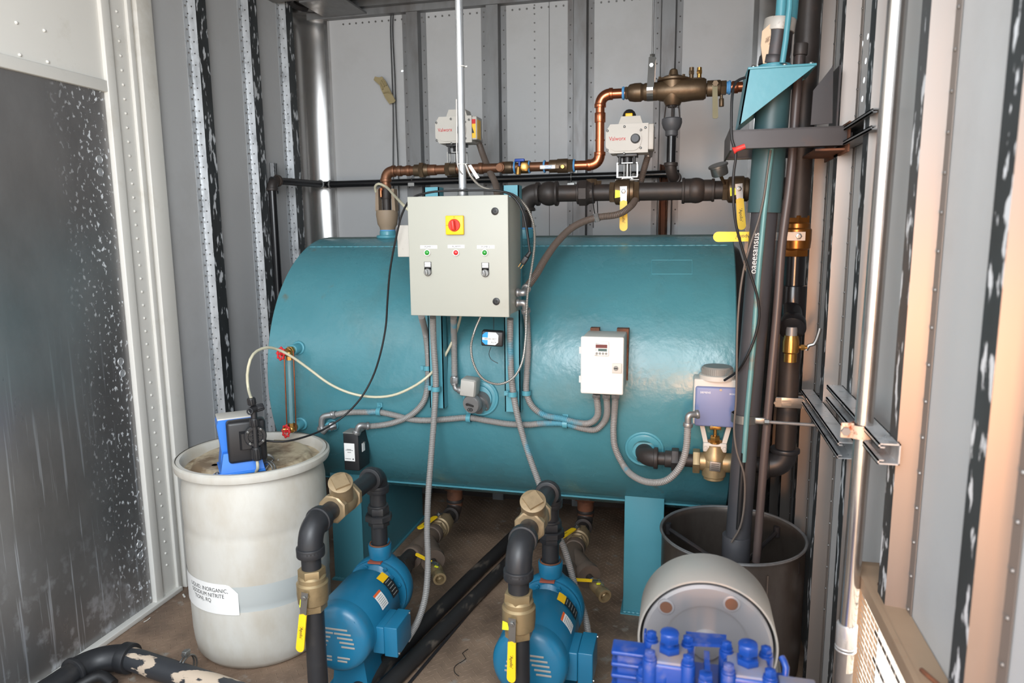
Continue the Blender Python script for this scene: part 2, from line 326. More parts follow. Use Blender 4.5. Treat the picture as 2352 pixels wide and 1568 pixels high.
# floor: plate with raised lozenges in alternating directions
mb = MB(); mb.bb((XL-.1, Y0-.6, -.04), (XR+.1, YB+.05, 0))
vs = []; fs = []
p = .032; j = 0; y = 1.55
while y < 3.9:
    x = -2.17+(p/2 if j % 2 else 0); i = 0
    while x < .46:
        s_ = 1 if (i+j) % 2 else -1; a = s_*PI/4; c_, q_ = math.cos(a), math.sin(a); n = len(vs)
        for (l, w_, z_) in ((-.011, 0, .0001), (0, -.0032, .0001), (.011, 0, .0001), (0, .0032, .0001), (0, 0, .0013)):
            vs.append((x+l*c_-w_*q_, y+l*q_+w_*c_, z_))
        fs += [(n, n+1, n+4), (n+1, n+2, n+4), (n+2, n+3, n+4), (n+3, n, n+4)]
        x += p; i += 1
    y += p/2*1.1; j += 1
mb.add(vs, fs)
struct('floor', mb, M['floor'])
tagp(obj('ground_outside', MB().bb((-14, -14, -1.2), (14, 14, -1.1)), M['ground']), kind='structure', label='dry ground outside the trailer')
mb = MB(); mb.bb((XL-.05, 1.35, ZC), (XR+.05, YB+.05, ZC+.05))
for yy in (1.4, 1.6, 2.1, 2.6, 3.1, 3.6): mb.bb((XL, yy-.03, ZC-.05), (XR, yy+.03, ZC))
struct('ceiling', mb, M['ceil'])
def holed_panel(mb, outer, holes, t, fn):     # flat sheet with real round holes; fn maps (u, v, w) to the room
    cu = bpy.data.curves.new('h', 'CURVE'); cu.dimensions = '2D'; cu.fill_mode = 'BOTH'; cu.extrude = t/2
    def poly(pts):
        s = cu.splines.new('POLY'); s.points.add(len(pts)-1); s.use_cyclic_u = True
        for q, pt in zip(s.points, pts): q.co = (pt[0], pt[1], 0, 1)
    u0, v0, u1, v1 = outer; poly([(u0, v0), (u1, v0), (u1, v1), (u0, v1)])
    for h in holes:
        if len(h) == 3: poly([(h[0]+h[2]*1.3*math.cos(k*PI/5), h[1]+h[2]*math.sin(k*PI/5)) for k in range(10)])
        else: poly([(h[0], h[1]), (h[0], h[3]), (h[2], h[3]), (h[2], h[1])])
    o = bpy.data.objects.new('h', cu); C.objects.link(o); bpy.context.view_layer.update()
    me = bpy.data.meshes.new_from_object(o.evaluated_get(bpy.context.evaluated_depsgraph_get()))
    mb.add([fn(q.co.x, q.co.y, q.co.z) for q in me.vertices], [tuple(f.vertices) for f in me.polygons])
    bpy.data.objects.remove(o); bpy.data.meshes.remove(me); bpy.data.curves.remove(cu)
# back wall with one daylight pinhole, rivet rows
h = PY(924, 163, YB)
mb = MB(); holed_panel(mb, (XL-.02, -.02, XR+.02, ZC+.02), [(h.x, h.z, .0055)], .004, lambda u, v, w_: (u, YB+w_, v))
mb.mat(1)
for k in range(44):
    z = .9+k*.045; 
    for xx in (PY(1229, 300, YB).x,): mb.cyl((xx, YB-.002, z), (xx, YB-.0045, z), .0045, n=8)
for k in range(60):
    x = -1.95+k*.04; mb.cyl((x, YB-.002, 2.775), (x, YB-.0045, 2.775), .0055, n=8)
mb.mat(2).bb((PY(1262, 300, YB).x-.0012, YB-.0028, .4), (PY(1262, 300, YB).x+.0012, YB-.002, ZC))
struct('wall_back', mb, [M['panel'], M['rivet'], M['dark']])
# left wall
mb = MB(); mb.bb((XL-.03, Y0, 0), (XL-.02, 2.64, ZC)); mb.bb((XL-.02, 2.60, 0), (XL, YB-.15, ZC))
struct('wall_left', mb, M['panel'])
# right wall with the punched vent holes and the window opening
WIN = (.86, .30, 1.76, .78)     # y0 z0 y1 z1
holes = [WIN]
for (a, b) in ((2017,72),(2003,84),(1990,101),(2011,124),(1998,140),(1985,153),(2007,170),(1994,184),(1981,198),(2003,217),(1990,227),(1978,237)):
    q = PX(a-11, b, XR); holes.append((q.y, q.z, .0085))
mb = MB(); holed_panel(mb, (YR, -.02, YB+.02, ZC+.02), holes, .0008, lambda u, v, w_: (XR+.002+w_, u, v))
struct('wall_right', mb, M['panel'])
# concave radiused corner posts of polished aluminium
M['polish'] = mat('polished_corner_aluminium', (196, 194, 192), .2, .92, .05, 3, dirt=(120, 104, 92), dirt_amt=.35, dscale=5, dlo=.55, dhi=.8, bump=.05, bscale=6)
def corner(n, cx, cy, R_, a0, a1, sgn):
    mb = MB(); k = 16; vs = []; fs = []
    for i in range(k+1):
        a = a0+(a1-a0)*i/k
        for z in (0, ZC): vs.append((cx+R_*math.cos(a), cy+R_*math.sin(a), z))
    for i in range(k): fs.append((2*i, 2*i+2, 2*i+3, 2*i+1))
    mb.add(vs, fs)
    mb.mat(1)
    for m in range(58):
        z = .2+m*.046; x = XL+.004 if sgn < 0 else XR-.004
        mb.sphere((x, cy+.012 if sgn < 0 else cy-.02, z), .0055, n=8, m=5)
    mb.mat(2).bb((XL if sgn < 0 else XR-.003, cy-.03, 0), ((XL+.003) if sgn < 0 else XR, cy+.03, ZC))
    xx = cx; mb.mat(0).bb((xx-.01, YB-.03, 0), (xx+.012, YB, ZC))
    struct('trim_%d' % n, mb, [M['polish'], M['rivet'], M['galv_dull']], label='concave polished corner post')
corner(1, XL+.150, YB-.150, .145, PI/2, PI, -1)
corner(2, XR-.175, YB-.175, .17, 0, PI/2, 1)
# header along the top of the back wall
mb = MB(); mb.bb((XL, YB-.05, 2.80), (XR, YB, 2.87)); mb.bb((XL, YB-.09, 2.835), (XR, YB-.05, 2.87))
struct('trim_3', mb, M['galv_dull'], label='steel header along the top of the back wall')
# hat section ribs
def rib(n, wall, pos, zb=0.0, zt=ZC, face=.06, pr=.035, fl=.032, mats=None):
    mb = MB(); hw = face/2; bw = hw+.008
    prof = [(-bw-fl, 0), (-bw, 0.0), (-hw, pr), (hw, pr), (bw, 0.0), (bw+fl, 0), (bw+fl, .002), (bw+.002, .002), (hw+.002, pr+.002), (-hw-.002, pr+.002), (-bw-.002, .002), (-bw-fl, .002)]
    def pt(u, d, z):
        if wall == 'back': return (pos+u, YB-.002-d, z)
        if wall == 'left': return (XL+d, pos+u, z)
        return (XR-d, pos-u, z)
    m = len(prof); base = [pt(u, d, zb) for u, d in prof]+[pt(u, d, zt) for u, d in prof]
    for i in range(m):
        j = (i+1) % m; mb.mat(1 if i in (8,) else 0)
        if i < 5: continue
        mb.add([base[i], base[j], base[j+m], base[i+m]], [(0, 1, 2, 3)])
    mb.mat(2)
    z = .35
    while z < zt-.05:
        for u in (-bw-fl*.55, bw+fl*.55):
            if wall == 'back': mb.sphere(pt(u, .002, z), .004, n=8, m=4)
            elif z > zb: mb.sphere(pt(u, .002, z), .0045, n=8, m=4); 
            if wall == 'left' and z > zb: mb.sphere(pt(-hw-.006, pr*.5+.002, z), .0035, n=8, m=4); mb.sphere(pt(-bw-fl*.15, .002, z+.02), .0035, n=8, m=4)
        z += .075 if wall != 'left' else .05
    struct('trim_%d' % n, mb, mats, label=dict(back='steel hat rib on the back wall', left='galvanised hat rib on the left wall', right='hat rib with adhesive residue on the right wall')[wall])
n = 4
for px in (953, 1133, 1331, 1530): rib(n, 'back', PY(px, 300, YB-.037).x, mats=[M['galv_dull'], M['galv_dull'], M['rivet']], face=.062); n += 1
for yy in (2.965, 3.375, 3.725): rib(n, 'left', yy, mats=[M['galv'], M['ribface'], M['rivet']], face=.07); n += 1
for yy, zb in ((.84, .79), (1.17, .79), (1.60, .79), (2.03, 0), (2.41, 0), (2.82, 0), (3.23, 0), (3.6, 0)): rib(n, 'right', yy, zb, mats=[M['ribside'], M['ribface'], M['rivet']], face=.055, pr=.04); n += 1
# louvred window low in the right wall
mb = MB(); y0, z0, y1, z1 = WIN
mb.bb((.425, y0, z1), (.48, y1+.02, z1+.012)); mb.bb((.425, y1, z0), (.48, y1+.02, z1+.012)); mb.bb((.425, y0, z0-.02), (.48, y1+.02, z0))
mb.bb((.418, y0, z1-.018), (.43, y1+.02, z1+.014))
wf = struct('window_1', mb, M['ledge'], label='dusty steel frame of the louvred window')
mb = MB()
for k in range(7): z = z0+.035+k*.072; mb.box((.475, (y0+y1)/2, z), (.003, y1-y0, .007), Matrix.Rotation(math.radians(20), 4, 'Y'))
child('louvre_blades', mb, M['blackstl'], wf)
mb = MB(); q = .016
for k in range(int((z1-z0)/q)): z = z0+k*q; mb.box((.440, (y0+y1)/2, z), (.0009, y1-y0, .0022))
q = .034
for k in range(int((y1-y0)/q)): y = y0+k*q; mb.box((.440, y, (z0+z1)/2), (.0007, .0014, z1-z0))
child('insect_screen', mb, M['whitebox'], wf)
mb = MB(); mb.bb((-1.97, YB-.012, 0), (.27, YB-.003, .50)); struct('under_tank_shade_board', mb, M['dark2'], label='added dark board standing in for shade under the tank on the back wall')  # added board; its dark colour paints in the shade below the tank
# a screw eye standing on the ledge
a = PX(2095, 1487, .455); b = a+V(.02, -.02, .0)
mb = MB(); mb.tube([(.44, 1.33, .797), (.466, 1.26, .798)], .004, n=8); mb.torus((.469, 1.25, .798), (0, 0, 1), .010, .003, n=14, m=6)
solo('hook_bolt', mb, M['rust'], 'rusty hook bolt lying on the dusty window ledge', 'bolt')
solo('nail', MB().tube([(.445, 1.66, .796), (.474, 1.65, .796)], .003, n=8), M['rust'], 'rusty nail at the far end of the window ledge behind the standpipe', 'nail')
# ------------------------------------------------------------------ white door set in the left wall
DY = 2.40                       # hinge edge of the door leaf
zr = PX(286, 215, -2.2).z       # rail height
mb = MB(); mb.bb((XL-.018, Y0, zr+.03), (XL, DY, ZC))
for (a, b) in ((37,52),(101,70),(45,126),(109,142),(24,141)): q = PX(a, b, XL); mb.sphere((XL+.001, q.y, q.z), .006, n=8, m=5)
for k in range(5): q = PX(132+30.5*k, 168+7*k, XL); mb.sphere((XL+.001, q.y, q.z), .006, n=8, m=5)
door = struct('door_1', mb, M['white'], label='white door leaf in the left wall')
mb = MB(); mb.bb((XL-.018, Y0, zr-.012), (XL+.012, DY+.005, zr+.032), .004); struct('door_rail', mb, M['white'], parent=door)
zt = PX(270, 10, -2.2).z
mb = MB(); mb.bb((XL-.018, Y0, zt), (XL+.012, DY, zt+.03), .003); struct('door_top_rail', mb, M['white'], parent=door)
mb = MB(); mb.bb((XL-.018, Y0, .02), (XL-.004, DY-.005, zr-.01))
kick = struct('kick_plate', mb, M['kick'], parent=door, label='worn aluminium kick plate, splashed with white')
for (a, b) in ((230,366),(232,395),(279,368),(282,397),(279,830),(283,857),(322,1250),(324,1275)):
    q = PX(a, b, XL); mb = MB(); mb.torus((XL-.003, q.y, q.z), (1, 0, 0), .014, .002, n=20, m=6); mb.cyl((XL-.006, q.y, q.z), (XL-.0025, q.y, q.z), .0125, n=20)
    child('carriage_bolt_head', mb, M['galv'], kick)
mb = MB()
mb.bb((XL-.02, DY, 0), (XL+.016, DY+.045, ZC), .004); mb.bb((XL-.02, DY+.045, 0), (XL+.004, 2.60, ZC)); mb.bb((XL-.02, 2.575, 0), (XL+.026, 2.665, ZC), .004); mb.bb((XL-.02, 2.535, 0), (XL+.016, 2.56, ZC), .003)
mb.bb((XL-.02, Y0, 0), (XL+.028, 2.55, .022), .004)
mb.mat(1)
for k in range(50):
    z = .15+k*.055; mb.sphere((XL+.0045, 2.49, z), .0055, n=8, m=5)
struct('door_1_frame', mb, [M['white'], M['white']], label='white riveted door frame')
for o in list(C.objects):
    if o.name == 'door_1_frame': o.name = 'trim_30'
# ------------------------------------------------------------------ the teal tank
XA, XB = -1.70, 0.185
tk = thing('storage_tank', 'large horizontal teal painted steel tank filling the back of the room', 'tank', (-.76, TY, 0))
mb = MB(); mb.lathe((XA, TY, TZ), (1, 0, 0), [(0, TR-.004), (.004, TR), (XB-XA-.004, TR), (XB-XA, TR-.004)], n=160)
mb.mi = [1 if (sum(mb.v[i][2] for i in f)/len(f) > TZ+.592 and len(f) == 4) else 0 for f in mb.f]
child('shell', mb, [M['teal'], M['tealdust']], tk, ang=20)
for sx, xe in ((-1, XA), (1, XB)):
    mb = MB(); mb.lathe((xe, TY, TZ), (sx, 0, 0), [(-.002, TR-.03), (.03, TR-.06), (.07, TR-.18), (.09, TR-.36), (.095, .002)], n=90, caps=False); child('end_cap', mb, M['blackstl'], tk)
# seam bead near the top and the drip flange near the bottom
z_s = PT(1200, 565).z; y_s = PT(1200, 565).y
mb = MB()
for k in range(60):
    x = XA+.02+k*(XB-XA-.04)/60; mb.sphere((x+.01, y_s, z_s), .005, sc=(3.2, .7, .6), n=8, m=5)
child('seam_weld', mb, M['teal2'], tk)
mb = MB(); q = PT(1200, 1128); mb.box(((XA+XB)/2, q.y-.004, q.z), (XB-XA, .012, .007)); child('bottom_seam', mb, M['teal2'], tk)
# saddle legs
for (xa, xb) in ((-1.548, -1.40), (-.217, -.058)):
    yf = 2.80; zt = TZ-math.sqrt(TR**2-(TY-yf)**2)+.006
    mb = MB(); mb.bb((xa, yf, .004), (xb, yf+.012, zt+.004), .002); 
    n_ = 14; poly = [((xa+xb)/2+.06*(1 if xa < -1 else 0), yf+.012, .004), ((xa+xb)/2+.06*(1 if xa < -1 else 0), 3.56, .004)]+[((xa+xb)/2+.06*(1 if xa < -1 else 0), yy, TZ-math.sqrt(TR**2-(TY-yy)**2)+.01) for yy in [3.56-(3.56-yf-.012)*k/n_ for k in range(n_+1)]]
    mb.prism(poly, (.012, 0, 0)); mb.bb((xa-.01, yf-.012, 0), (xb+.01, 3.58, .006))
    lg = child('saddle_leg', mb, M['teal2'], tk)
    mb = MB()
    for k in range(9): mb.sphere((xa+.008+k*(xb-xa-.016)/8, yf-.001, zt+.006), .009, sc=(1.2, .8, .7), n=8, m=6)
    for k in range(9): mb.sphere((xa+.008+k*(xb-xa-.016)/8, yf-.003, .008), .009, sc=(1.2, .8, .6), n=8, m=6)
    child('weld_bead', mb, M['teal2'], lg)
# faint raised frame where a data plate was
mb = MB()
for (a, b) in (((1497, 597), (1590, 597)), ((1497, 629), (1590, 629)), ((1497, 597), (1497, 629)), ((1590, 597), (1590, 629))): mb.tube([PT(*a, .0005), PT(*b, .0005)], .0012, n=6, smooth=False)
child('plate_outline', mb, M['teal2'], tk)
def radial(P): d = Vector((0, P.y-TY, P.z-TZ)); return d.normalized()
def nozzle(px, py, L, r, name='nozzle', m='teal2', pad=0, padr=0):
    P = PT(px, py); d = Vector((0, -1, 0)); P0 = P-d*.03; mb = MB()
    mb.cyl(P0, P+d*L, r, bev=.003)
    if padr: mb.lathe(P+radial(P)*-.004, radial(P), [(0, padr), (.010, padr), (.014, padr-.006), (.014, r*.9)], n=40, caps=False)
    mb.torus(P+radial(P)*.002, radial(P)*.6+d*.4, r*1.12 if not padr else padr*1.03, .006, n=32)
    child(name, mb, M[m], tk); return P+d*L
n_hi = nozzle(686, 799, .05, .021); n_lo = nozzle(692, 972, .05, .021)
n_te = nozzle(764, 975, .035, .02); n_sw = nozzle(1104, 912, .02, .05, padr=.066)
n_out = nozzle(1480, 1030, .008, .048, padr=.066)
P = PZ(892, 541, TZ+TR-.005); P.y = 3.14; P = PY(891, 541, 3.14)
mb = MB(); mb.cyl((P.x, 3.14, TZ+TR-.02), (P.x, 3.14, TZ+TR+.028), .038, bev=.003); mb.torus((P.x, 3.14, TZ+TR), (0, 0, 1), .045, .009); child('top_nozzle', mb, M['teal2'], tk); RVX = P.x
RSX = PY(1203, 540, 3.12).x
mb = MB(); mb.cyl((RSX, 3.12, TZ+TR-.02), (RSX, 3.12, TZ+TR+.03), .05, bev=.003); child('top_nozzle', mb, M['teal2'], tk)
# two outlet stubs under the tank
# ------------------------------------------------------------------ strut posts carrying the control cabinet
def post(xa, xb, zb, zt, lab):
    mb = MB(); yb = 2.598; yf = 2.545
    mb.bb((xa, yb-.004, zb), (xb, yb, zt)); mb.bb((xa, yf, zb), (xa+.004, yb, zt)); mb.bb((xb-.004, yf, zb), (xb, yb, zt))
    mb.bb((xa, yf, zb), (xb, yf+.003, zt))
    solo('strut_post', mb, M['teal2'], lab, 'strut', 'teal posts behind the control cabinet')
post(-.958, -.900, .915, 1.76, 'teal strut post behind the left half of the control cabinet')
post(-.655, -.595, .915, 1.76, 'teal strut post behind the right edge of the control cabinet')
# small lifting lug ends seen above the cabinet
# ------------------------------------------------------------------ control cabinet
CX0, CX1, CY0, CY1, CZ0, CZ1 = -.94, -.582, 2.33, 2.54, 1.305, 1.716
cab = thing('control_cabinet', 'grey steel pump control cabinet with a yellow and red rotary switch', 'control cabinet', ((CX0+CX1)/2, CY1, CZ0))
mb = MB(); mb.bb((CX0+.006, CY0+.022, CZ0+.004), (CX1-.006, CY1, CZ1-.004), .003); child('body', mb, M['cab'], cab)
mb = MB(); mb.bb((CX0, CY0, CZ0), (CX1, CY0+.02, CZ1), .0022); cdoor = child('door', mb, M['cab'], cab)
mb = MB()
for px_, py_ in ((), ) if False else (): pass
def C_(px, py): return PY(px, py, CY0)
for (a, b) in ((1137, 485), (1140, 692)):
    q = C_(a, b); mb = MB(); mb.lathe(q, (0, -1, 0), [(0, .0125), (.003, .0125), (.004, .011), (.0045, .007), (.002, .0065)], n=28); mb.box(q+V(0, -.004, 0), (.007, .003, .0015)); mb.box(q+V(0, -.004, 0), (.0015, .003, .007)); child('quarter_turn_lock', mb, M['black'], cdoor)
q = C_(1046, 517); mb = MB(); mb.box(q+V(0, -.006, 0), (.064, .012, .064), bev=.003); sw = child('rotary_switch', mb, M['signyellow'], cdoor)
mb = MB(); mb.lathe(q+V(0, -.012, 0), (0, -1, 0), [(0, .021), (.003, .021), (.005, .0195), (.005, 0)], n=32); mb.box(q+V(-.001, -.023, 0), (.014, .018, .036), Matrix.Rotation(math.radians(-6), 4, 'Y'), bev=.005); child('switch_handle', mb, M['redplastic'], sw)
mb = MB(); text_mb(mb, 'I', .010, flat(q+V(-.026, -.0125, 0), (0, 0, -1), (1, 0, 0))); text_mb(mb, 'O', .006, flat(q+V(0, -.0125, .027), (1, 0, 0), (0, 0, 1))); child('switch_marks', mb, M['ink'], sw)
for (a, b, s_, wd) in ((985, 567, 'PUMP-1', .062), (1048, 566, 'ALARM', .060), (1116, 567, 'PUMP-2', .062)):
    q = C_(a, b); mb = MB(); mb.box(q+V(0, -.0006, 0), (wd, .0012, .0115)); lb = child('name_strip', mb, M['label'], cdoor)
    mb = MB(); text_mb(mb, s_, .0092, flat(q+V(0, -.0016, 0), (1, 0, 0), (0, 0, 1)), .0001); child('lettering', mb, M['ink'], lb)
for (a, b, m_) in ((982, 580, 'green'), (1048, 580, 'redlens'), (1114, 580, 'green')):
    q = C_(a, b); mb = MB(); mb.lathe(q, (0, -1, 0), [(0, .0115), (.005, .0115), (.006, .0105), (.006, .0085), (.004, .008)], n=28); pl = child('pilot_light', mb, M['whitebox'], cdoor)
    mb = MB(); mb.lathe(q+V(0, -.003, 0), (0, -1, 0), [(0, .0088), (.003, .0088), (.006, .007), (.0075, .004), (.008, 0)], n=24); child('lens', mb, M[m_], pl, label=('green' if m_ == 'green' else 'red')+' lens')
for (a, b) in ((983, 615), (1115, 617)):
    q = C_(a, b); mb = MB(); mb.box(q+V(0, -.001, .008), (.026, .002, .026), bev=.0009); mb.box(q+V(0, -.001, -.010), (.026, .002, .02)); ss = child('selector_switch', mb, M['black'], cdoor)
    mb = MB(); mb.box(q+V(0, -.0024, .012), (.021, .001, .016)); lb = child('legend_plate', mb, M['label'], ss)
    mb = MB(); text_mb(mb, 'HAND-0-AUTO', .0032, flat(q+V(0, -.0034, .011), (1, 0, 0), (0, 0, 1)), .0001); child('lettering', mb, M['ink'], ss)
    q2 = q+V(0, 0, -.0145); mb = MB(); mb.lathe(q2, (0, -1, 0), [(0, .0135), (.006, .0135), (.008, .0115), (.008, .009), (.005, .009)], n=28); mb.box(q2+V(-.0015, -.010, 0), (.007, .014, .020), Matrix.Rotation(math.radians(-10), 4, 'Y'), bev=.002); child('knob', mb, M['steel'], ss, label='chrome ringed selector knob')
for q in (V(CX0+.05, CY0-.0006, CZ0+.03),): pass
# grey wiring duct box on its left side
ja, jb = PY(911, 517, 2.46), PY(935, 590, 2.46); mb = MB(); mb.bb((ja.x, 2.46, jb.z), (CX0+.006, 2.535, ja.z), .003); mb.cyl((ja.x+.02, 2.4605, jb.z+.03), (ja.x+.02, 2.4585, jb.z+.03), .0015, n=8)
solo('junction_box', mb, M['boxgrey'], 'pale grey slim box against the left side of the control cabinet', 'box')
# galvanised conduit pole rising from the cabinet
q0 = PY(1063, 447, 2.45); q1 = PY(1054, 0, 2.45)
t = thing('conduit_pole', 'white galvanised conduit rising from the top of the control cabinet to the ceiling', 'conduit', q0)
d_ = (q1-q0)
mb = MB(); mb.cyl(V(q0.x, 2.45, CZ1), V(q1.x, 2.45, ZC), .0135); pol = child('pipe', mb, M['galv'], t)
mb = MB(); q = PY(1060, 153, 2.45); mb.torus(q, (0, 0, 1), .0145, .0018, n=20, m=6); mb.box(q+V(.018, -.002, -.001), (.008, .005, .004)); q = PY(1061, 377, 2.45); mb.torus(q, (0, 0, 1), .0145, .0018, n=20, m=6); mb.box(q+V(.018, -.002, 0), (.006, .005, .004)); child('cable_tie', mb, M['tape'], t)
mb = MB(); q = V(q0.x, 2.45, CZ1); mb.lathe(q, (0, 0, 1), [(0, .024), (.006, .024), (.008, .019), (.03, .018), (.032, .0145)], n=24); child('hub_fitting', mb, M['fit'], t)
mb = MB(); mb.tube([PY(1048, 228, 2.44), PY(1049, 300, 2.44), PY(1052, 385, 2.44), PY(1062, 400, 2.432)], .0025, n=8, rib=.0004, pitch=.004)
solo('braided_lead', mb, M['armor'], 'thin braided lead hanging beside the galvanised conduit pole', 'cable')
# ------------------------------------------------------------------ small white controller box
bx0, bx1, by0, by1, bz0, bz1 = -.350, -.200, 2.43, 2.60, 1.026, 1.230
t = thing('controller_box', 'small white controller box with a digital display on the right of the tank', 'controller', ((bx0+bx1)/2, by1, bz0))
mb = MB(); mb.bb((bx0+.004, by0+.02, bz0+.004), (bx1-.002, by1, bz1-.002), .004); child('body', mb, M['boxgrey'], t)
mb = MB(); mb.bb((bx0, by0, bz0), (bx1, by0+.022, bz1), .006); bd = child('door', mb, M['whitebox'], t)
mb = MB(); mb.bb((bx0+.012, by1-.004, bz1-.004), (bx0+.045, by1+.03, bz1+.008)); mb.bb((bx1-.04, by1-.004, bz1-.004), (bx1+.004, by1+.03, bz1+.008)); mb.bb((bx1-.004, by1-.01, bz0+.02), (bx1+.004, by1+.02, bz1+.008)); child('mounting_bracket', mb, M['rust'], t)
def B_(px, py): return PY(px, py, by0)
q = B_(1382, 800); mb = MB(); mb.box(q+V(0, -.004, 0), (.050, .008, .050), bev=.002); ctl = child('controller', mb, M['whitebox'], bd)
mb = MB(); mb.box(q+V(0, -.0085, .009), (.040, .001, .012)); child('display', mb, mat('dark_red_display', (92, 30, 32), .2), ctl, label='dark red display')
mb = MB(); mb.box(q+V(.004, -.0085, -.004), (.030, .001, .009)); child('display', mb, mat('dark_green_display', (54, 84, 84), .2), ctl, label='dark green display')
for k in range(4):
    mb = MB(); mb.cyl(q+V(-.016+k*.0108, -.008, -.0165), q+V(-.016+k*.0108, -.0092, -.0165), .0042, n=18); child('button', mb, M['boxgrey2'], ctl)
mb = MB(); text_mb(mb, 'SIEMENS', .004, flat(q+V(-.013, -.0086, .0185), (1, 0, 0), (0, 0, 1)), .0001); text_mb(mb, 'RWF40', .003, flat(q+V(-.018, -.0086, -.0225), (1, 0, 0), (0, 0, 1)), .0001); 
for dx, dz in ((-.019, -.001), (-.019, -.006), (-.0145, -.001), (-.0145, -.006)): mb.box(q+V(dx, -.0088, dz), (.0018, .0006, .0018))
child('lettering', mb, M['ink'], ctl)
q = B_(1417, 845); mb = MB(); mb.box(q+V(0, -.003, 0), (.033, .006, .034), bev=.001); lk = child('lock', mb, M['boxgrey'], bd)
mb = MB(); mb.lathe(q+V(-.003, -.006, 0), (0, -1, 0), [(0, .0082), (.002, .0082), (.003, .007)], n=24); child('lock_cylinder', mb, M['boxgrey2'], lk)
mb = MB(); mb.box(q+V(-.003, -.0094, 0), (.012, .001, .0035)); child('key_slot', mb, M['ink'], lk)
mb = MB()
for z in (bz0+.05, bz1-.05): mb.cyl((bx0-.003, by0+.012, z-.012), (bx0-.003, by0+.012, z+.012), .004, n=10)
child('hinge', mb, M['whitebox'], t)
mb = MB()
# ------------------------------------------------------------------ flexible conduits
def conduit(name, lab, P, r=.0125, m='conduit', rib=.0016, pitch=.007, cat='conduit', fits=(), group=None, step=.02):
    t = thing(name, lab, cat, P[-1] if P[-1].z < P[0].z else P[0], group)
    mb = MB(); mb.tube(P, r, n=14, rib=rib, pitch=pitch, step=step); child('hose', mb, M[m], t)
    for f in fits:
        mb = MB()
        if f[0] == 'nut': mb.hex(f[1], f[2], f[3], bev=.002); mb.cyl(Vector(f[1])-(Vector(f[2])-Vector(f[1])).normalized()*.004, f[2], f[3]*.85, bev=.001)
        if f[0] == 'elbow': mb.tube([f[1], f[2], f[3]], f[4], n=18, step=.004); mb.cyl(Vector(f[3])-(Vector(f[3])-Vector(f[2])).normalized()*.008, Vector(f[3])+(Vector(f[3])-Vector(f[2])).normalized()*.006, f[4]+.005, bev=.0015); mb.cyl(Vector(f[1])-(Vector(f[2])-Vector(f[1])).normalized()*.004, Vector(f[1])+(Vector(f[2])-Vector(f[1])).normalized()*.006, f[4]+.004, bev=.0015)
        child('elbow_fitting' if f[0] == 'elbow' else 'fitting', mb, M['fit'], t)
    return t
o_ = .018
def Ts(L, off=o_): return [PT(a, b, off) for a, b in L]
q = PY(968, 726, 2.44)
conduit('flexible_conduit', 'leftmost grey flexible conduit curving from the cabinet to the black relay box', [q]+Ts([(978, 770), (983, 820), (983, 870), (974, 920), (945, 952), (905, 970), (868, 977)], .02)+[PT(838, 979, .04)], fits=[('elbow', PT(845, 978, .04), PT(826, 978, .06), PT(819, 993, .07), .0125)], group='grey flexible conduits on the tank')
q = PY(994, 728, 2.44)
pm1 = V(-.93, 2.13, .19)
conduit('flexible_conduit', 'grey flexible conduit dropping from the cabinet down to the motor of the left pump', [q, PY(996, 790, 2.50), PY(1001, 880, 2.515), PY(997, 960, 2.515), PY(990, 1050, 2.50), PY(984, 1130, 2.48), PY(981, 1220, 2.44), PY(983, 1290, 2.40), PY(977, 1370, 2.30), PY(960, 1425, 2.22), PY(935, 1468, 2.13)], group='grey flexible conduits on the tank')
q = PY(1042, 728, 2.44)
conduit('flexible_conduit', 'short grey flexible conduit running straight down to the grey float switch', [q, PT(1043, 790, .035), PT(1044, 864, .04)], fits=[('nut', PT(1044, 866, .04), PT(1044, 880, .04), .017), ('elbow', PT(1044, 880, .04), PT(1047, 892, .04), PT(1058, 896, .045), .010)], group='grey flexible conduits on the tank')
q = PY(1172, 732, 2.49)
conduit('flexible_conduit', 'grey flexible conduit running from the cabinet down behind the right pump', [q, PY(1172, 800, 2.52), PY(1176, 880, 2.52), PY(1190, 960, 2.53), PY(1215, 1045, 2.52), PY(1242, 1120, 2.50), PY(1270, 1200, 2.46), PY(1298, 1265, 2.44), PY(1318, 1335, 2.42), PY(1345, 1420, 2.36), PY(1353, 1500, 2.24), PY(1340, 1565, 2.13)], group='grey flexible conduits on the tank')
q0 = V(CX1, 2.46, PY(1192, 696, 2.46).z)
e1 = PY(1208, 714, 2.47)
conduit('flexible_conduit', 'grey flexible conduit from the lower cabinet elbow across to the white controller box', [e1, PT(1211, 745, .035), PT(1213, 800, .022), PT(1210, 860, .02), PT(1209, 900, .02), PT(1222, 932, .02), PT(1250, 953, .02), PT(1290, 961, .02), PT(1330, 971, .022), PT(1355, 971, .03), PT(1372, 955, .05), PY(1370, 905, 2.50)], fits=[('elbow', q0, PY(1204, 697, 2.46), e1, .0125), ('nut', PY(1370, 912, 2.50), PY(1370, 905, 2.50), .016)], group='grey flexible conduits on the tank')
q0 = PT(764, 980, .035)
conduit('flexible_conduit', 'long grey flexible conduit running level across the tank under the cabinet', Ts([(764, 953), (800, 947), (845, 946), (870, 946), (905, 953), (945, 963), (985, 965), (1030, 962), (1076, 959), (1120, 966), (1165, 973), (1210, 975), (1250, 972), (1298, 973), (1340, 984), (1368, 986), (1386, 970)], .016)+[PT(1394, 950, .04), PY(1393, 906, 2.50)], fits=[('elbow', PT(764, 952, .018), PT(742, 958, .03), PT(738, 985, .045), .0125), ('nut', PT(764, 953, .018), PT(772, 951, .018), .017), ('nut', PY(1393, 914, 2.50), PY(1393, 905, 2.50), .016)], group='grey flexible conduits on the tank')
mb = MB(); a = PT(738, 985, .045); 
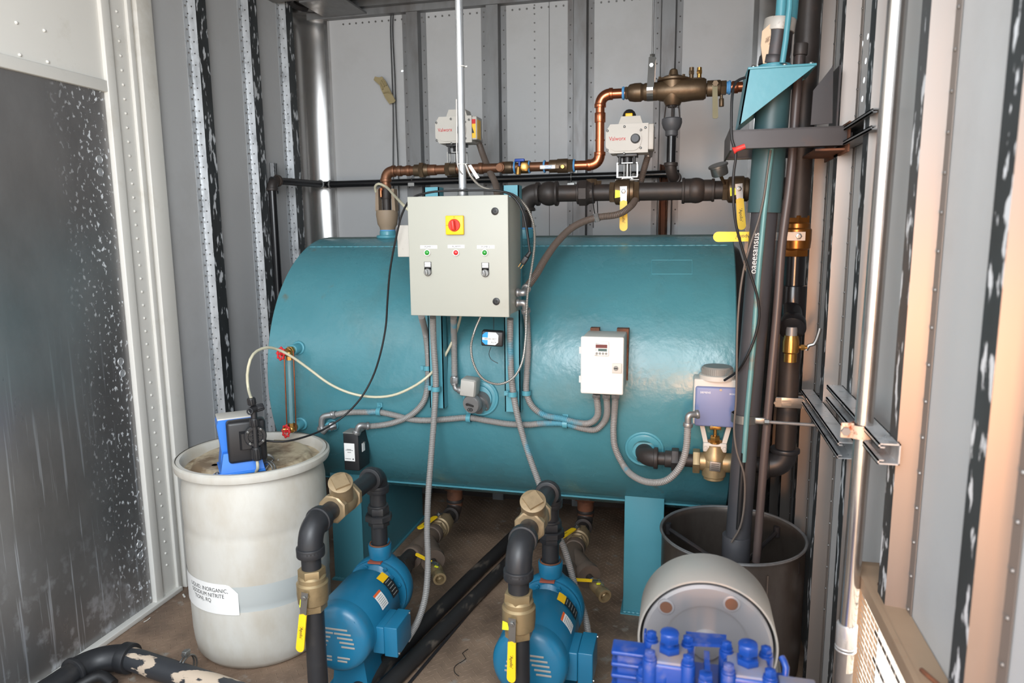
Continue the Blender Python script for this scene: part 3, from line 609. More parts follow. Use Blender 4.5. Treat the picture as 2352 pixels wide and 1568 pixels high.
c7 = [PY(1414, 906, 2.50), PT(1411, 950, .035), PT(1409, 990, .03), PT(1412, 1025, .035), PT(1430, 1065, .05), PY(1455, 1093, 2.50), PY(1490, 1107, 2.44), PY(1530, 1103, 2.40), PY(1560, 1075, 2.39), PY(1575, 1035, 2.39), PY(1580, 975, 2.40)]
conduit('flexible_conduit', 'grey flexible conduit looping below the white controller box up to the lavender valve actuator', c7, fits=[('nut', PY(1414, 914, 2.50), PY(1414, 905, 2.50), .016), ('elbow', PY(1602, 951, 2.41), PY(1583, 954, 2.40), PY(1580, 976, 2.40), .0115)], group='grey flexible conduits on the tank')
q0 = V(CX1, 2.46, PY(1192, 672, 2.46).z)
conduit('flexible_conduit', 'brown stained flexible conduit arching over the tank to the right motorised valve', [PY(1207, 664, 2.50), PY(1230, 632, 2.56), PY(1255, 590, 2.66), PY(1283, 552, 2.76), PY(1320, 519, 2.86), PY(1368, 500, 2.94), PY(1420, 492, 2.97), PY(1448, 474, 3.02), PY(1466, 440, 3.17), PY(1474, 408, 3.20), PY(1483, 375, 3.20), PY(1490, 352, 3.20)], m='conduit_old', r=.0145, fits=[('elbow', q0, PY(1204, 672, 2.46), PY(1209, 662, 2.50), .0125), ('nut', PY(1366, 501, 2.94), PY(1376, 498, 2.94), .02), ('nut', PY(1489, 358, 3.2), PY(1491, 345, 3.2), .02)])
conduit('flexible_conduit', 'grey brown flexible conduit hanging from the left motorised valve behind the cabinet', [PY(1098, 322, 3.3), PY(1108, 352, 3.27), PY(1124, 392, 3.15), PY(1138, 422, 3.05), PY(1143, 455, 2.95)], m='conduit_old', r=.015, fits=[('nut', PY(1097, 317, 3.3), PY(1100, 330, 3.3), .022)])
conduit('armoured_cable', 'silver armoured cable looping over and under the control cabinet', [PY(1070, 378, 2.44), PY(1082, 405, 2.42), PY(1105, 428, 2.42), PY(1140, 438, 2.42), PY(1178, 447, 2.42), PY(1207, 472, 2.43), PY(1224, 510, 2.44), PY(1228, 555, 2.44), PY(1222, 610, 2.44), PY(1213, 665, 2.44), PY(1209, 720, 2.44), PY(1207, 780, 2.45), PY(1198, 835, 2.46), PY(1178, 868, 2.46), PY(1145, 882, 2.46), PY(1110, 870, 2.46), PY(1088, 835, 2.46), PY(1082, 795, 2.46), PY(1090, 760, 2.46), PY(1105, 724, 2.44)], r=.005, m='armor', rib=.0014, pitch=.006, cat='cable')
mb = MB(); a = PY(1078, 384, 2.41); b = PY(1096, 404, 2.41); mb.prism([a+V(-.005, 0, .006), a+V(.006, 0, .009), b+V(.008, 0, -.006), b+V(-.004, 0, -.010)], (0, .001, 0)); solo('paper_tag', mb, M['label'], 'blue and white paper tag tied to the silver cable above the cabinet', 'tag')
# straps holding conduits to the tank
def strap(px, py, d, lab, off=.016, r=.0125, P=None):
    P = P or PT(px, py, off); d = Vector(d).normalized(); n_ = radial(P); side = d.cross(n_).normalized(); mb = MB()
    W = .009
    pts = []
    for k in range(13):
        a = PI*k/12; pts.append(P+side*math.cos(a)*(r+.003)+n_*math.sin(a)*(r+.003))
    pts = [P+side*(r+.003)-n_*(off-.001)]+pts+[P-side*(r+.003)-n_*(off-.001)]
    vs = []; fs = []
    for p in pts:
        o2 = (p-P); o2 = (o2.normalized())*.002
        vs += [p-d*W, p+d*W, p+d*W+o2, p-d*W+o2]
    for i in range(len(pts)-1):
        for k in range(4): fs.append((4*i+k, 4*i+(k+1) % 4, 4*i+4+(k+1) % 4, 4*i+4+k))
    mb.add(vs, fs); e = P-side*(r+.012)-n_*(off-.003); mb.box(e, (.022, .004, .018)); mb.hex(e, e+n_*.006, .006)
    solo('conduit_strap', mb, M['teal2'], lab, 'strap', 'painted conduit straps on the tank')
strap(871, 945, (1, 0, 0), 'teal strap on the level conduit near its left elbow')
strap(1077, 960, (1, 0, 0), 'teal strap on the level conduit below the float switch')
strap(1298, 973, (1, 0, 0), 'teal strap on the level conduit just left of the white controller box')
strap(982, 846, (0, 0, 1), 'teal strap on the leftmost conduit under the cabinet', off=.02)
strap(1001, 893, (0, 0, 1), 'teal strap on the second conduit beside the left strut post', P=PY(1001, 893, 2.515))
strap(1177, 905, (0, 0, 1), 'teal strap on the conduit over the right strut post', P=PY(1177, 905, 2.52))
strap(1209, 902, (0, 0, 1), 'teal strap on the conduit just right of the right strut post', off=.02)
# float / pressure switch on the tank
P = n_sw; t = thing('float_switch', 'grey cast float switch with a round slotted face on a tank nozzle under the cabinet', 'switch', P)
F = PY(1089, 927, P.y-.03)
mb = MB(); mb.lathe(P+V(.01, .03, -.005), (F-P).normalized()*1, [(0, .044), (.03, .044), (.032, .035), (.06, .034)], n=30); child('socket', mb, M['fit'], t)
q = PY(1088, 925, P.y-.055); mb = MB(); mb.lathe(q, (-.25, -1, -.1), [(0, .036), (.02, .036), (.024, .033), (.024, 0)], n=40); fc = child('cover', mb, M['fit'], t)
mb = MB(); qq = q+V(-.007, -.026, -.003); mb.box(qq, (.03, .004, .007), Matrix.Rotation(.25, 4, 'Y'), bev=.001); mb.torus(qq+V(-.012, 0, .002), (0, 1, 0), .004, .0012, n=12, m=5); mb.torus(qq+V(-.005, 0, -.018), (0, 1, 0), .005, .0012, n=12, m=5); mb.torus(qq+V(.004, 0, -.018), (0, 1, 0), .005, .0012, n=12, m=5); child('pointer', mb, M['dark'], fc)
q = PY(1080, 887, P.y-.05); mb = MB(); mb.box(q, (.062, .07, .068), Matrix.Rotation(.1, 4, 'Y'), bev=.009); mb.box(q+V(0, -.036, 0), (.055, .006, .06), Matrix.Rotation(.1, 4, 'Y'), bev=.003); child('switch_housing', mb, mat('pitted_grey_housing', (168, 166, 160), .55, .2, .1, 30, dirt=(110, 90, 76), dirt_amt=.6, dscale=12, dlo=.55, dhi=.7), t)
# electronic box hanging by a wire
Q = PY(1132, 776, 2.46)
t = thing('hanging_sensor_box', 'small black sensor box with blue and white label hanging under the cabinet', 'sensor', Q)
RQ = Matrix.Rotation(.06, 4, 'Y') @ Matrix.Rotation(.15, 4, 'Z')
mb = MB(RQ := Matrix.Translation(Q) @ RQ); mb.box((0, 0, 0), (.080, .04, .056), bev=.006); child('case', mb, M['black'], t)
mb = MB(RQ); mb.prism([(-.036, -.0206, -.012), (-.024, -.0206, -.022), (.012, -.0206, -.022), (.022, -.0206, -.012), (.022, -.0206, .014), (.012, -.0206, .024), (-.024, -.0206, .024), (-.036, -.0206, .014)], (0, -.0008, 0)); lb = child('label', mb, M['label'], t)
mb = MB(RQ); mb.prism([(-.036, -.0216, .004), (-.036, -.0216, .014), (-.024, -.0216, .024), (-.016, -.0216, .024), (-.016, -.0216, .004)], (0, -.0004, 0)); mb.prism([(-.036, -.0216, -.005), (-.036, -.0216, -.012), (-.024, -.0216, -.022), (-.016, -.0216, -.022), (-.016, -.0216, -.005)], (0, -.0004, 0)); child('blue_bands', mb, M['blueink'], lb, label='blue printed bands')
mb = MB(RQ); text_mb(mb, '600-05-10CT', .0095, lambda u, v, w_: V(-.006+u, -.0219-w_, -.0005+v), .0001, xs=.85); text_mb(mb, 'ALTA', .008, lambda u, v, w_: V(.006-u, -.0219-w_, -.012-v), .0001); child('lettering', mb, M['ink'], lb)
mb = MB(); mb.tube([PY(1134, 726, 2.47), PY(1134, 756, 2.46)], .0012, n=6); mb.tube([PY(1128, 797, 2.46), PY(1123, 812, 2.46), PY(1128, 825, 2.46), PY(1144, 834, 2.46)], .0012, n=6); child('wire', mb, M['black'], t)
# black relay box under the left conduit
A_ = PT(822, 1030, .0); yq = 2.55
a = PY(787, 995, yq); b = PY(826, 1082, yq)
t = thing('relay_box', 'tall black relay box with a white printed label low on the left of the tank', 'relay box', ((a.x+b.x)/2, yq, b.z))
mb = MB(); mb.bb((a.x, yq, b.z), (b.x, yq+.10, a.z), .005); child('case', mb, M['black'], t)
mb = MB(); q = PY(803, 1038, yq); mb.box(q+V(0, -.0008, 0), (.046, .0012, .075)); lb = child('label', mb, M['label'], t)
mb = MB()
for k, (wd, dz, dx) in enumerate(((.020, .012, 0), (.032, .008, 0), (.016, -.001, 0), (.026, -.028, -.006))):
    for j in range(int(wd/.0032)): mb.box(q+V(dx-wd/2+j*.0032+.001, -.0016, dz), (.0022, .0004, .0022 if j % 3 else .0030))
mb.prism([q+V(.011, -.0016, -.031), q+V(.020, -.0016, -.031), q+V(.0155, -.0016, -.024)], (0, -.0003, 0))
child('lettering', mb, M['ink'], lb)
mb = MB(); mb.bb((a.x-.0, yq+.0, a.z), (b.x, yq+.10, a.z+.004), .001); child('top_plate', mb, M['boxgrey2'], t)
mb = MB(); mb.cyl((b.x, yq+.05, (a.z+b.z)/2+.03), (b.x+.006, yq+.05, (a.z+b.z)/2+.03), .004); child('screw', mb, M['steel'], t)
mb = MB(); mb.bb((b.x, yq+.03, (a.z+b.z)/2-.005), (b.x+.0015, yq+.055, (a.z+b.z)/2+.03)); child('side_label', mb, M['label'], t)
# temperature probe fitting joined to the left elbow
mb = MB(); a = PT(738, 985, .05); b = PT(762, 978, .03); mb.tube([a+V(0, 0, .01), a+V(.01, .0, -.012), (a+b)/2+V(0, -.01, -.004), b], .012, n=16, step=.006); mb.hex(b+V(-.008, -.006, -.002), b+V(.012, .01, .002), .018, bev=.002)
solo('probe_elbow', mb, M['fit'], 'cast conduit elbow screwed to the tank nozzle beside the drum', 'fitting')
# ------------------------------------------------------------------ sight glass
t = thing('sight_glass', 'sight glass gauge with two red handwheels on the left of the tank', 'gauge glass', n_lo)
yg = n_hi.y-.035
top = PY(664, 812, yg); bot = PY(670, 985, yg)
def body(P, n_, parent):
    mb = MB(); mb.cyl(n_, n_+V(0, -.035, 0), .015, bev=.002); mb.hex(n_+V(0, -.008, 0), n_+V(0, -.022, 0), .019, bev=.002); mb.cyl(n_+V(0, -.035, 0), P, .011); mb.sphere(P, .016); mb.cyl(P, P+V(-.03, -.015, 0), .009); return child('gauge_cock', mb, M['brassbright'], parent)
b1 = body(top, n_hi, t); b2 = body(bot, n_lo, t)
mb = MB(); mb.cyl(top, bot, .0085, n=20); child('glass_tube', mb, M['sight'], t)
for dx, dy in ((-.018, -.006), (.014, .010)):
    mb = MB(); mb.cyl(top+V(dx, dy, .01), bot+V(dx, dy, -.01), .0028, n=10); child('guard_rod', mb, M['copper'], t)
mb = MB(); mb.hex(top+V(0, 0, -.008), top+V(0, 0, -.026), .013); mb.hex(bot+V(0, 0, .008), bot+V(0, 0, .026), .013); child('packing_nut', mb, M['brassbright'], t)
def wheel(P, ax, R_, parent=None, m='red'):
    u, v, d = frame_of(ax); mb = MB()
    n = 8; mb.torus(P, d, R_*.82, R_*.15, n=32, m=8)
    for k in range(n):
        a = 2*PI*k/n; mb.sphere(P+(u*math.cos(a)+v*math.sin(a))*R_*.9, R_*.22, n=10, m=6)
        if k % 2 == 0: mb.cyl(P, P+(u*math.cos(a)+v*math.sin(a))*R_*.8, R_*.1, n=8)
    mb.cyl(P-d*.008, P+d*.006, R_*.24); return mb
for P_, b_ in ((PY(645, 812, yg-.02), b1), (PY(657, 990, yg-.02), b2)):
    child('handwheel', wheel(P_, (-.45, -1, .15), .026), M['red'], b_, label='red scalloped handwheel')
# ------------------------------------------------------------------ main outlet: nozzle elbow, union, two way valve with lavender actuator
yo = n_out.y-.06; zo = PY(1545, 1058, yo).z
t = thing('outlet_piping', 'dark iron outlet elbow and union joining the tank to the brass control valve', 'pipe', (n_out.x, n_out.y, n_out.z))
c = V(n_out.x, yo, n_out.z-.012)
xe = PY(1500, 1058, yo).x; zo = c.z
mb = MB(); mb.arc(c, V(n_out.x, n_out.y+.02, c.z), V(xe+.014, yo, c.z), .034, bead=.006); mb.hex((n_out.x, n_out.y+.03, c.z), (n_out.x, n_out.y+.006, c.z), .046, bev=.002); child('elbow', mb, M['iron'], t)
xv = PY(1640, 1065, yo).x
mb = MB(); mb.cyl((xe, yo, c.z), (xv-.06, yo, c.z), .024); child('pipe', mb, M['iron'], t)
mb = MB(); xu = PY(1546, 1058, yo).x; mb.cyl((xu-.03, yo, c.z), (xu+.03, yo, c.z), .031, bev=.003); mb.hex((xu-.006, yo, c.z), (xu+.02, yo, c.z), .043, bev=.003); child('union', mb, M['iron'], t)
t = thing('control_valve', 'brass two way control valve with a lavender grey electric actuator on top', 'valve', (xv, yo, c.z-.07))
mb = MB(); mb.sphere((xv, yo, c.z), .048, sc=(.95, .95, .9)); mb.lathe((xv, yo, c.z-.065), (0, 0, 1), [(0, .030), (.004, .036), (.012, .036), (.016, .042), (.07, .044), (.10, .04), (.125, .03), (.13, .03)], n=36); mb.hex((xv-.075, yo, c.z), (xv-.05, yo, c.z), .045, bev=.003); mb.cyl((xv-.05, yo, c.z), (xv, yo, c.z), .033); mb.cyl((xv, yo, c.z), (xv+.06, yo, c.z), .035); vb = child('valve_body', mb, M['brass'], t)
mb = MB(); mb.box((xv+.002, yo-.046, c.z-.002), (.038, .004, .034), Matrix.Rotation(.05, 4, 'Y'), bev=.001); np_ = child('name_plate', mb, M['steel'], vb)
mb = MB()
for k in range(4): mb.box((xv+.002, yo-.0485, c.z+.008-k*.007), (.026, .0006, .0018))
child('engraved_lines', mb, M['ink'], np_)
zc = c.z
ya = yo
def A(px, py): return PY(px, py, ya)
a0 = A(1598, 858); a1 = A(1692, 975)
mb = MB(); mb.bb((a0.x, ya-.05, a1.z), (a1.x, ya+.05, A(1640, 882).z), .008); ac = child('actuator_cover', mb, M['act'], t)
mb = MB(); q = V(a0.x+.03, ya-.0505, A(1620, 894).z); text_mb(mb, 'SIEMENS', .0095, flat(q+V(.004, 0, 0), (1, 0, 0), (0, 0, 1)), .0003); text_mb(mb, 'SKD62', .007, flat(V(a1.x-.022, ya-.0505, q.z-.002), (1, 0, 0), (0, 0, 1)), .0003); child('lettering', mb, M['label'], ac)
mb = MB(); mb.cyl(A(1654, 888)+V(0, -.05, 0), A(1654, 888)+V(0, -.053, 0), .0045, n=14); mb.cyl(A(1633, 970)+V(0, -.05, 0), A(1633, 970)+V(0, -.053, 0), .004, n=14); child('screw', mb, M['steel'], ac)
mb = MB(); mb.bb((a0.x-.006, ya-.04, a1.z+.004), (a1.x+.004, ya+.055, A(1640, 866).z), .006); child('actuator_housing', mb, M['boxgrey'], t)
zt = A(1640, 866).z; mb = MB(); xm = (a0.x+a1.x)/2; mb.lathe((xm, ya, zt), (0, 0, 1), [(-.004, .062), (.012, .062), (.014, .056)], n=40); child('actuator_lid', mb, M['boxgrey'], t)
mb = MB(); mb.lathe((xm, ya, zt+.012), (0, 0, 1), [(0, .052), (.024, .052), (.029, .048), (.029, 0)], n=48)
for k in range(48): a = 2*PI*k/48; mb.box((xm+.0525*math.cos(a), ya+.0525*math.sin(a), zt+.024), (.003, .003, .022), Matrix.Rotation(a, 4, 'Z'))
child('override_knob', mb, M['boxgrey2'], t)
zb = a1.z; zy = zc+.065
for s_ in (-1, 1):
    mb = MB(); a = V(xv+s_*.05, ya, zb); b = V(xv+s_*.03, ya, zy); mb.prism([a+V(-.008, -.012, .01), a+V(.008, -.012, .01), b+V(.008, -.012, 0), b+V(-.008, -.012, 0)], (0, .024, 0)); child('yoke_arm', mb, M['boxgrey'], t)
mb = MB(); mb.box((xv, ya, zy-.006), (.082, .044, .034), bev=.005); mb.hex((xv-.032, ya-.02, zy-.006), (xv-.032, ya-.028, zy-.006), .006); mb.hex((xv+.032, ya-.02, zy-.006), (xv+.032, ya-.028, zy-.006), .006); child('yoke_collar', mb, M['boxgrey'], t)
mb = MB(); mb.cyl((xv, ya, zy), (xv, ya, zb+.01), .006); mb.hex((xv, ya, zy+.01), (xv, ya, zy+.032), .018, bev=.002); mb.cyl((xv, ya, zy+.008), (xv, ya, zy+.014), .026); mb.box((xv, ya-.006, zb-.012), (.04, .02, .014), bev=.002); child('stem', mb, M['brassbright'], t)
# ------------------------------------------------------------------ pipe fittings shared by several runs
def lever(parent, hub, d, n, L, w, col='yellow', strap=.34, text=True, tag_=None, thick=.006):
    """valve lever: zinc strap at the stem and a vinyl sleeve; d along the lever, n outward from the stem"""
    d = Vector(d).normalized(); n = (Vector(n)-d*Vector(n).dot(d)).normalized(); s = d.cross(n).normalized(); hub = Vector(hub)
    mb = MB(); a = hub-d*w*.6; b = hub+d*L*strap
    mb.prism([a-s*w*.42, a+s*w*.42, b+s*w*.38, b-s*w*.38], n*.0025); mb.hex(hub, hub+n*.008, w*.3, bev=.001); mb.cyl(hub+n*.008, hub+n*.011, w*.14)
    lv = child('lever', mb, M['steel'], parent, label='zinc plated lever strap')
    mb = MB(); c0 = hub+d*L*(strap-.06)-n*.0015; c1 = hub+d*L; pts = []
    for k in range(9): an = PI*k/8; pts.append(c1-d*w*.5+s*math.cos(an)*w*.5+d*math.sin(an)*w*.5)
    for k in range(3): an = PI+PI*k/2; pts.append(c0+d*w*.15+s*math.cos(an)*w*.44+d*math.sin(an)*w*.15)
    mb.prism(pts, n*thick)
    vy = child('lever_sleeve', mb, M[col], lv, label='%s vinyl sleeve' % ('yellow' if col == 'yellow' else 'blue'))
    if text and parent.parent is None:
        mb = MB(); o = hub+d*L*.64+n*(thick+.0004)
        text_mb(mb, "'Apollo'", w*.5, lambda u, v, q: o-d*u*-1+s*v*-1+n*(q+.0001) if False else o+d*u+(s*-1)*v+n*q, .0001)
        mb2 = child('lever_lettering', mb, M['ink'], lv)
    if tag_:
        mb = MB(); o = hub+Vector(tag_); mb.prism([o, o+s*w*.55-d*.003, o+s*w*.6+d*w*.9, o-s*w*.2+d*w*.8], n*.0008); child('paper_tag', mb, M['tag'], lv, label='fluorescent yellow paper tag')
    return lv
def vbody(parent, c, d, r, L, m='brass', name='valve_body'):
    c = Vector(c); d = Vector(d).normalized(); mb = MB()
    mb.hex(c-d*L/2, c-d*L*.22, r*1.22, bev=.002); mb.hex(c+d*L*.26, c+d*L/2, r*1.22, bev=.002)
    mb.lathe(c, d, [(-L*.36, r*1.05), (-L*.30, r*1.35), (-L*.10, r*1.42), (L*.16, r*1.42), (L*.20, r*1.25), (L*.30, r*1.25), (L*.34, r*1.1)], n=36)
    return child(name, mb, M[m], parent)
def ball_valve(name_lab, c, d, r, L, n, ld, LL, w, m='brass', off=None, group=None, tag_=None, strap=.34, col='yellow'):
    c = Vector(c); n = Vector(n).normalized(); t = thing('ball_valve', name_lab, 'valve', c, group)
    vbody(t, c, d, r, L, m); h = c+n*(r*1.35+.010)
    mb = MB(); mb.cyl(c+n*r*.8, h, w*.36); mb.hex(h-n*.008, h-n*.001, w*.5); child('stem', mb, M[m], t)
    lever(t, h, ld, n, LL, w, tag_=tag_, strap=strap, col=col); return t
# ------------------------------------------------------------------ two close coupled circulation pumps and their risers
RY, FY, RZ, PR = 2.32, 1.83, .712, .032
def nameplates(P, t, ax, z, yv):
    for (y0, y1, a0, a1, kind) in ((yv-.145, yv-.095, 20, 66, 'spec'), (yv-.235, yv-.185, 22, 50, 'warn')):
        rr = .1185
        def pt(a, y, e=0.0): return V(ax+(rr+e)*math.cos(math.radians(a)), y, z+(rr+e)*math.sin(math.radians(a)))
        def patch(a0, a1, y0, y1, e, n=10):
            mb = MB(); vs = []; fs = []
            for k in range(n+1):
                a = a0+(a1-a0)*k/n; vs += [pt(a, y0, e), pt(a, y1, e)]
            for k in range(n): fs.append((2*k, 2*k+1, 2*k+3, 2*k+2))
            mb.add(vs, fs); return mb
        if kind == 'spec':
            s = child('name_plate', patch(a0, a1-14, y0, y1, .0012), M['black'], P, label='black name plate with yellow top')
            child('plate_header', patch(a1-14, a1, y0, y1, .0014), M['signyellow'], s)
            mb = MB()
            for k in range(5): q = patch(a0+4+k*6, a0+5.5+k*6, y0+.008, y1-.008, .0018, 2); mb.add(q.v, q.f)
            child('plate_lines', mb, M['boxgrey2'], s)
        else:
            s = child('warning_label', patch(a0, a1, y0, y1, .0012), M['label'], P)
            child('label_band', patch(a1-4, a1, y0, y1, .0015), mat('orange_ink', (226, 96, 40), .5), s)
            mb = MB()
            for k in range(6): q = patch(a0+3+k*3.4, a0+3.9+k*3.4, y0+.006, y1-.006, .0017, 2); mb.add(q.v, q.f)
            child('label_lines', mb, M['boxgrey2'], s)
def pump(ax, side):
    z = .268; yv = RY
    P = thing('circulation_pump', ('left of the two blue circulation pumps, between white drum and black hoses' if side == 'left' else 'right of the two blue circulation pumps, under the middle of the tank'), 'pump', (ax, yv-.2, .0), 'blue circulation pumps on the floor')
    mb = MB(); mb.lathe((ax, yv+.055, z), (0, -1, 0), [(0, .055), (.004, .085), (.02, .115), (.045, .122), (.075, .122), (.082, .118), (.082, .0)], n=48)
    mb.cyl((ax, yv+.05, z), (ax, yv+.10, z), .045, bev=.004)
    prof = []
    mb.lathe((ax, yv+.012, z+.06), (0, 0, 1), [(0, .085), (.03, .066), (.06, .040), (.085, .030), (.12, .032)], n=32)
    volute = child('volute', mb, M['pumpblue'], P)
    mb = MB(); mb.lathe((ax, yv, .388), (0, 0, 1), [(-.01, .030), (0, .040), (.045, .044), (.052, .042), (.052, .034)], n=36); child('discharge_port', mb, M['pumpblue'], P)
    mb = MB(); mb.torus((ax, yv, .441), (0, 0, 1), .036, .0035); child('rusty_thread_rim', mb, M['rust'], P)
    mb = MB(); mb.lathe((ax, yv-.027, z), (0, -1, 0), [(0, .116), (.012, .116), (.014, .105), (.014, .085)], n=48, caps=False)
    mb.cyl((ax, yv-.03, z), (ax, yv-.085, z), .05)
    for k in range(4):
        a = PI/4+k*PI/2; c = V(ax+.075*math.cos(a), yv-.055, z+.075*math.sin(a)); mb.box(c, (.045, .07, .014), Matrix.Rotation(-a, 4, 'Y'), bev=.003)
    mb.lathe((ax, yv-.08, z), (0, -1, 0), [(0, .085), (.004, .100), (.012, .104)], n=40); br = child('motor_bracket', mb, M['pumpblue'], P)
    for k in range(8):
        a = PI/8+k*PI/4; c = V(ax+.100*math.cos(a), yv-.041, z+.100*math.sin(a)); mb = MB(); mb.hex(c, c+V(0, -.009, 0), .0085, bev=.001); mb.cyl(c, c+V(0, -.012, 0), .004); child('bolt', mb, M['pumpblue'], br)
    mb = MB(); mb.lathe((ax, yv-.09, z), (0, -1, 0), [(0, .100), (.006, .114), (.012, .1175), (.225, .1175), (.23, .115)], n=56); child('motor_shell', mb, M['pumpblue'], P)
    mb = MB(); mb.lathe((ax, yv-.318, z), (0, -1, 0), [(0, .118), (.03, .119), (.045, .114), (.056, .098), (.060, .07), (.060, 0)], n=56)
    for k in range(4):
        a = PI/4+k*PI/2; mb.cyl((ax+.098*math.cos(a), yv-.34, z+.098*math.sin(a)), (ax+.098*math.cos(a), yv-.366, z+.098*math.sin(a)), .012, bev=.002)
    bell = child('end_bell', mb, M['pumpblue'], P)
    for k in range(4):
        a = PI/4+k*PI/2; mb = MB(); c = V(ax+.098*math.cos(a), yv-.364, z+.098*math.sin(a)); mb.hex(c, c+V(0, -.007, 0), .007, bev=.001); child('bolt', mb, M['pumpblue'], bell)
    for (zz, xa, xb) in ((.045, .0, .05), (.030, .002, .062), (.015, .012, .068), (.0, .02, .072), (-.015, .026, .074), (-.055, .01, .055), (-.067, .01, .045)):
        for s_ in (-1, 1):
            mb = MB(); xm = ax+s_*(xa+xb)/2; mb.box((xm, yv-.3785, z+zz), (xb-xa, .002, .0065), bev=.0008); child('vent_slot', mb, M['greypaint'], bell, label='grey vent slot')
    nameplates(P, None, ax, z, yv)
    # conduit box on the motor's right side, foot below
    mb = MB(); mb.bb((ax+.100, yv-.30, z-.075), (ax+.142, yv-.18, z+.022), .004); cb = child('conduit_box', mb, M['pumpblue'], P)
    mb = MB(); mb.bb((ax+.143, yv-.302, z-.080), (ax+.19, yv-.178, z+.026), .003); child('box_cover', mb, M['pumpblue'], cb)
    mb = MB(); mb.cyl((ax+.185, yv-.19, z+.02), (ax+.194, yv-.19, z+.02), .005); mb.cyl((ax+.185, yv-.29, z-.07), (ax+.194, yv-.29, z-.07), .005); child('screw', mb, M['steel'], cb)
    mb = MB(); mb.prism([(ax-.07, yv-.28, .012), (ax+.07, yv-.28, .012), (ax+.05, yv-.28, z-.09), (ax-.05, yv-.28, z-.09)], (0, .12, 0)); mb.bb((ax-.10, yv-.30, 0.0), (ax+.10, yv+.07, .014)); mb.prism([(ax-.07, yv-.01, .012), (ax+.07, yv-.01, .012), (ax+.05, yv-.01, z-.10), (ax-.05, yv-.01, z-.10)], (0, .05, 0)); child('foot', mb, M['pumpblue'], P)
    mb = MB(); mb.prism([(ax-.03, yv-.048, z+.110), (ax+.022, yv-.048, z+.112), (ax+.022, yv-.048, z+.118), (ax-.03, yv-.048, z+.116)], (0, .04, 0)); child('worn_red_sticker', mb, mat('faded_red_sticker', (150, 78, 60), .6), P)
    return P
def riser(ax, side, other):
    # rear riser, elbow, check valve, front elbow, front drop
    t = thing('discharge_pipe', '%s black iron riser bending over the %s blue pump towards the viewer' % (side, side), 'pipe', (ax, RY, .44), 'black pump risers')
    mb = MB(); mb.cyl((ax, RY, .425), (ax, RY, RZ-.04), PR-.002); child('pipe', mb, M['pvc'], t)
    zu = .545; mb = MB(); mb.hex((ax, RY, zu-.034), (ax, RY, zu-.008), .039, bev=.002, ph=.2); mb.lathe((ax, RY, zu-.012), (0, 0, 1), [(0, .046), (.004, .051), (.022, .051), (.026, .046)], n=8, ph=.1); mb.hex((ax, RY, zu+.014), (ax, RY, zu+.042), .040, bev=.002, ph=.2); mb.cyl((ax, RY, zu+.04), (ax, RY, zu+.05), .037, bev=.002); child('union', mb, M['pvc'], t)
    mb = MB(); mb.arc((ax, RY, RZ), (ax, RY, RZ-.052), (ax, RY-.052, RZ), PR+.006, bead=.005); mb.cyl((ax, RY, RZ-.07), (ax, RY, RZ-.045), PR+.010, bev=.003); mb.cyl((ax, RY-.045, RZ), (ax, RY-.065, RZ), PR+.010, bev=.003); child('elbow', mb, M['pvc'], t)
    mb = MB(); mb.cyl((ax, RY-.05, RZ), (ax, 2.10, RZ), PR-.002); child('pipe', mb, M['pvc'], t)
    mb = MB(); mb.cyl((ax, 1.99, RZ), (ax, FY+.05, RZ), PR-.002); child('pipe', mb, M['pvc'], t)
    mb = MB(); mb.arc((ax, FY, RZ), (ax, FY+.062, RZ), (ax, FY, RZ-.072), PR+.006, bead=.005); mb.cyl((ax, FY+.055, RZ), (ax, FY+.078, RZ), PR+.010, bev=.003); mb.cyl((ax, FY, RZ-.066), (ax, FY, RZ-.090), PR+.011, bev=.003); child('elbow', mb, M['pvc'], t)
    mb = MB(); mb.cyl((ax, FY, RZ-.07), (ax, FY, .56), PR-.002); child('pipe', mb, M['pvc'], t)
    mb = MB(); mb.cyl((ax, FY, .46), (ax, FY, .06), PR-.001); child('pipe', mb, M['pvc'], t)
    mb = MB(); mb.cyl((ax, FY, .15), (ax, FY, .11), PR+.009, bev=.003); mb.cyl((ax, FY, .12), (ax, FY, .0), PR+.006); child('floor_tee', mb, M['pvc'], t)
    # swing check valve
    t = thing('check_valve', 'tan bronze swing check valve with square plug cap on the %s riser' % side, 'valve', (ax, 2.04, RZ-.045), 'bronze check valves on the risers')
    c = V(ax, 2.045, RZ); mb = MB(); mb.lathe(c, (0, 1, 0), [(-.065, .044), (-.045, .044), (-.04, .040), (-.02, .045), (.02, .045), (.04, .040)], n=8 if False else 32); mb.lathe(c+V(0, .036, 0), (0, 1, 0), [(0, .042), (.004, .048), (.02, .048), (.024, .044)], n=8, ph=.39); mb.lathe(c+V(0, -.075, 0), (0, 1, 0), [(0, .044), (.004, .049), (.022, .049), (.026, .045)], n=8, ph=.39)
    cb = PY(782 if side == 'left' else 1224, 1107 if side == 'left' else 1150, 1.985); d = (cb-c).normalized(); L = (cb-c).length
    mb.cyl(c, c+d*(L-.004), .038); child('valve_body', mb, M['bronze_tan'], t)
    mb = MB(); mb.cyl(c+d*(L-.008), c+d*L, .040, bev=.002); cp = child('bonnet_cap', mb, M['bronze_tan'], t)
    u, v, _ = frame_of(d); up = (V(0, 0, 1)-d*d.z).normalized(); R_ = Matrix((u, v, d)).transposed()
    a = V(1, 0, 0)-d*d.x; a.normalize(); b = d.cross(a); a2 = (a+b*.9).normalized(); b2 = d.cross(a2)
    mb = MB(); q = c+d*(L-.001); s_ = .0235; mb.prism([q+a2*s_+b2*s_, q-a2*s_+b2*s_, q-a2*s_-b2*s_, q+a2*s_-b2*s_], d*.010); child('square_plug', mb, M['bronze_tan'], cp)
    # ball valve in the front drop
    cv = V(ax, FY, .515)
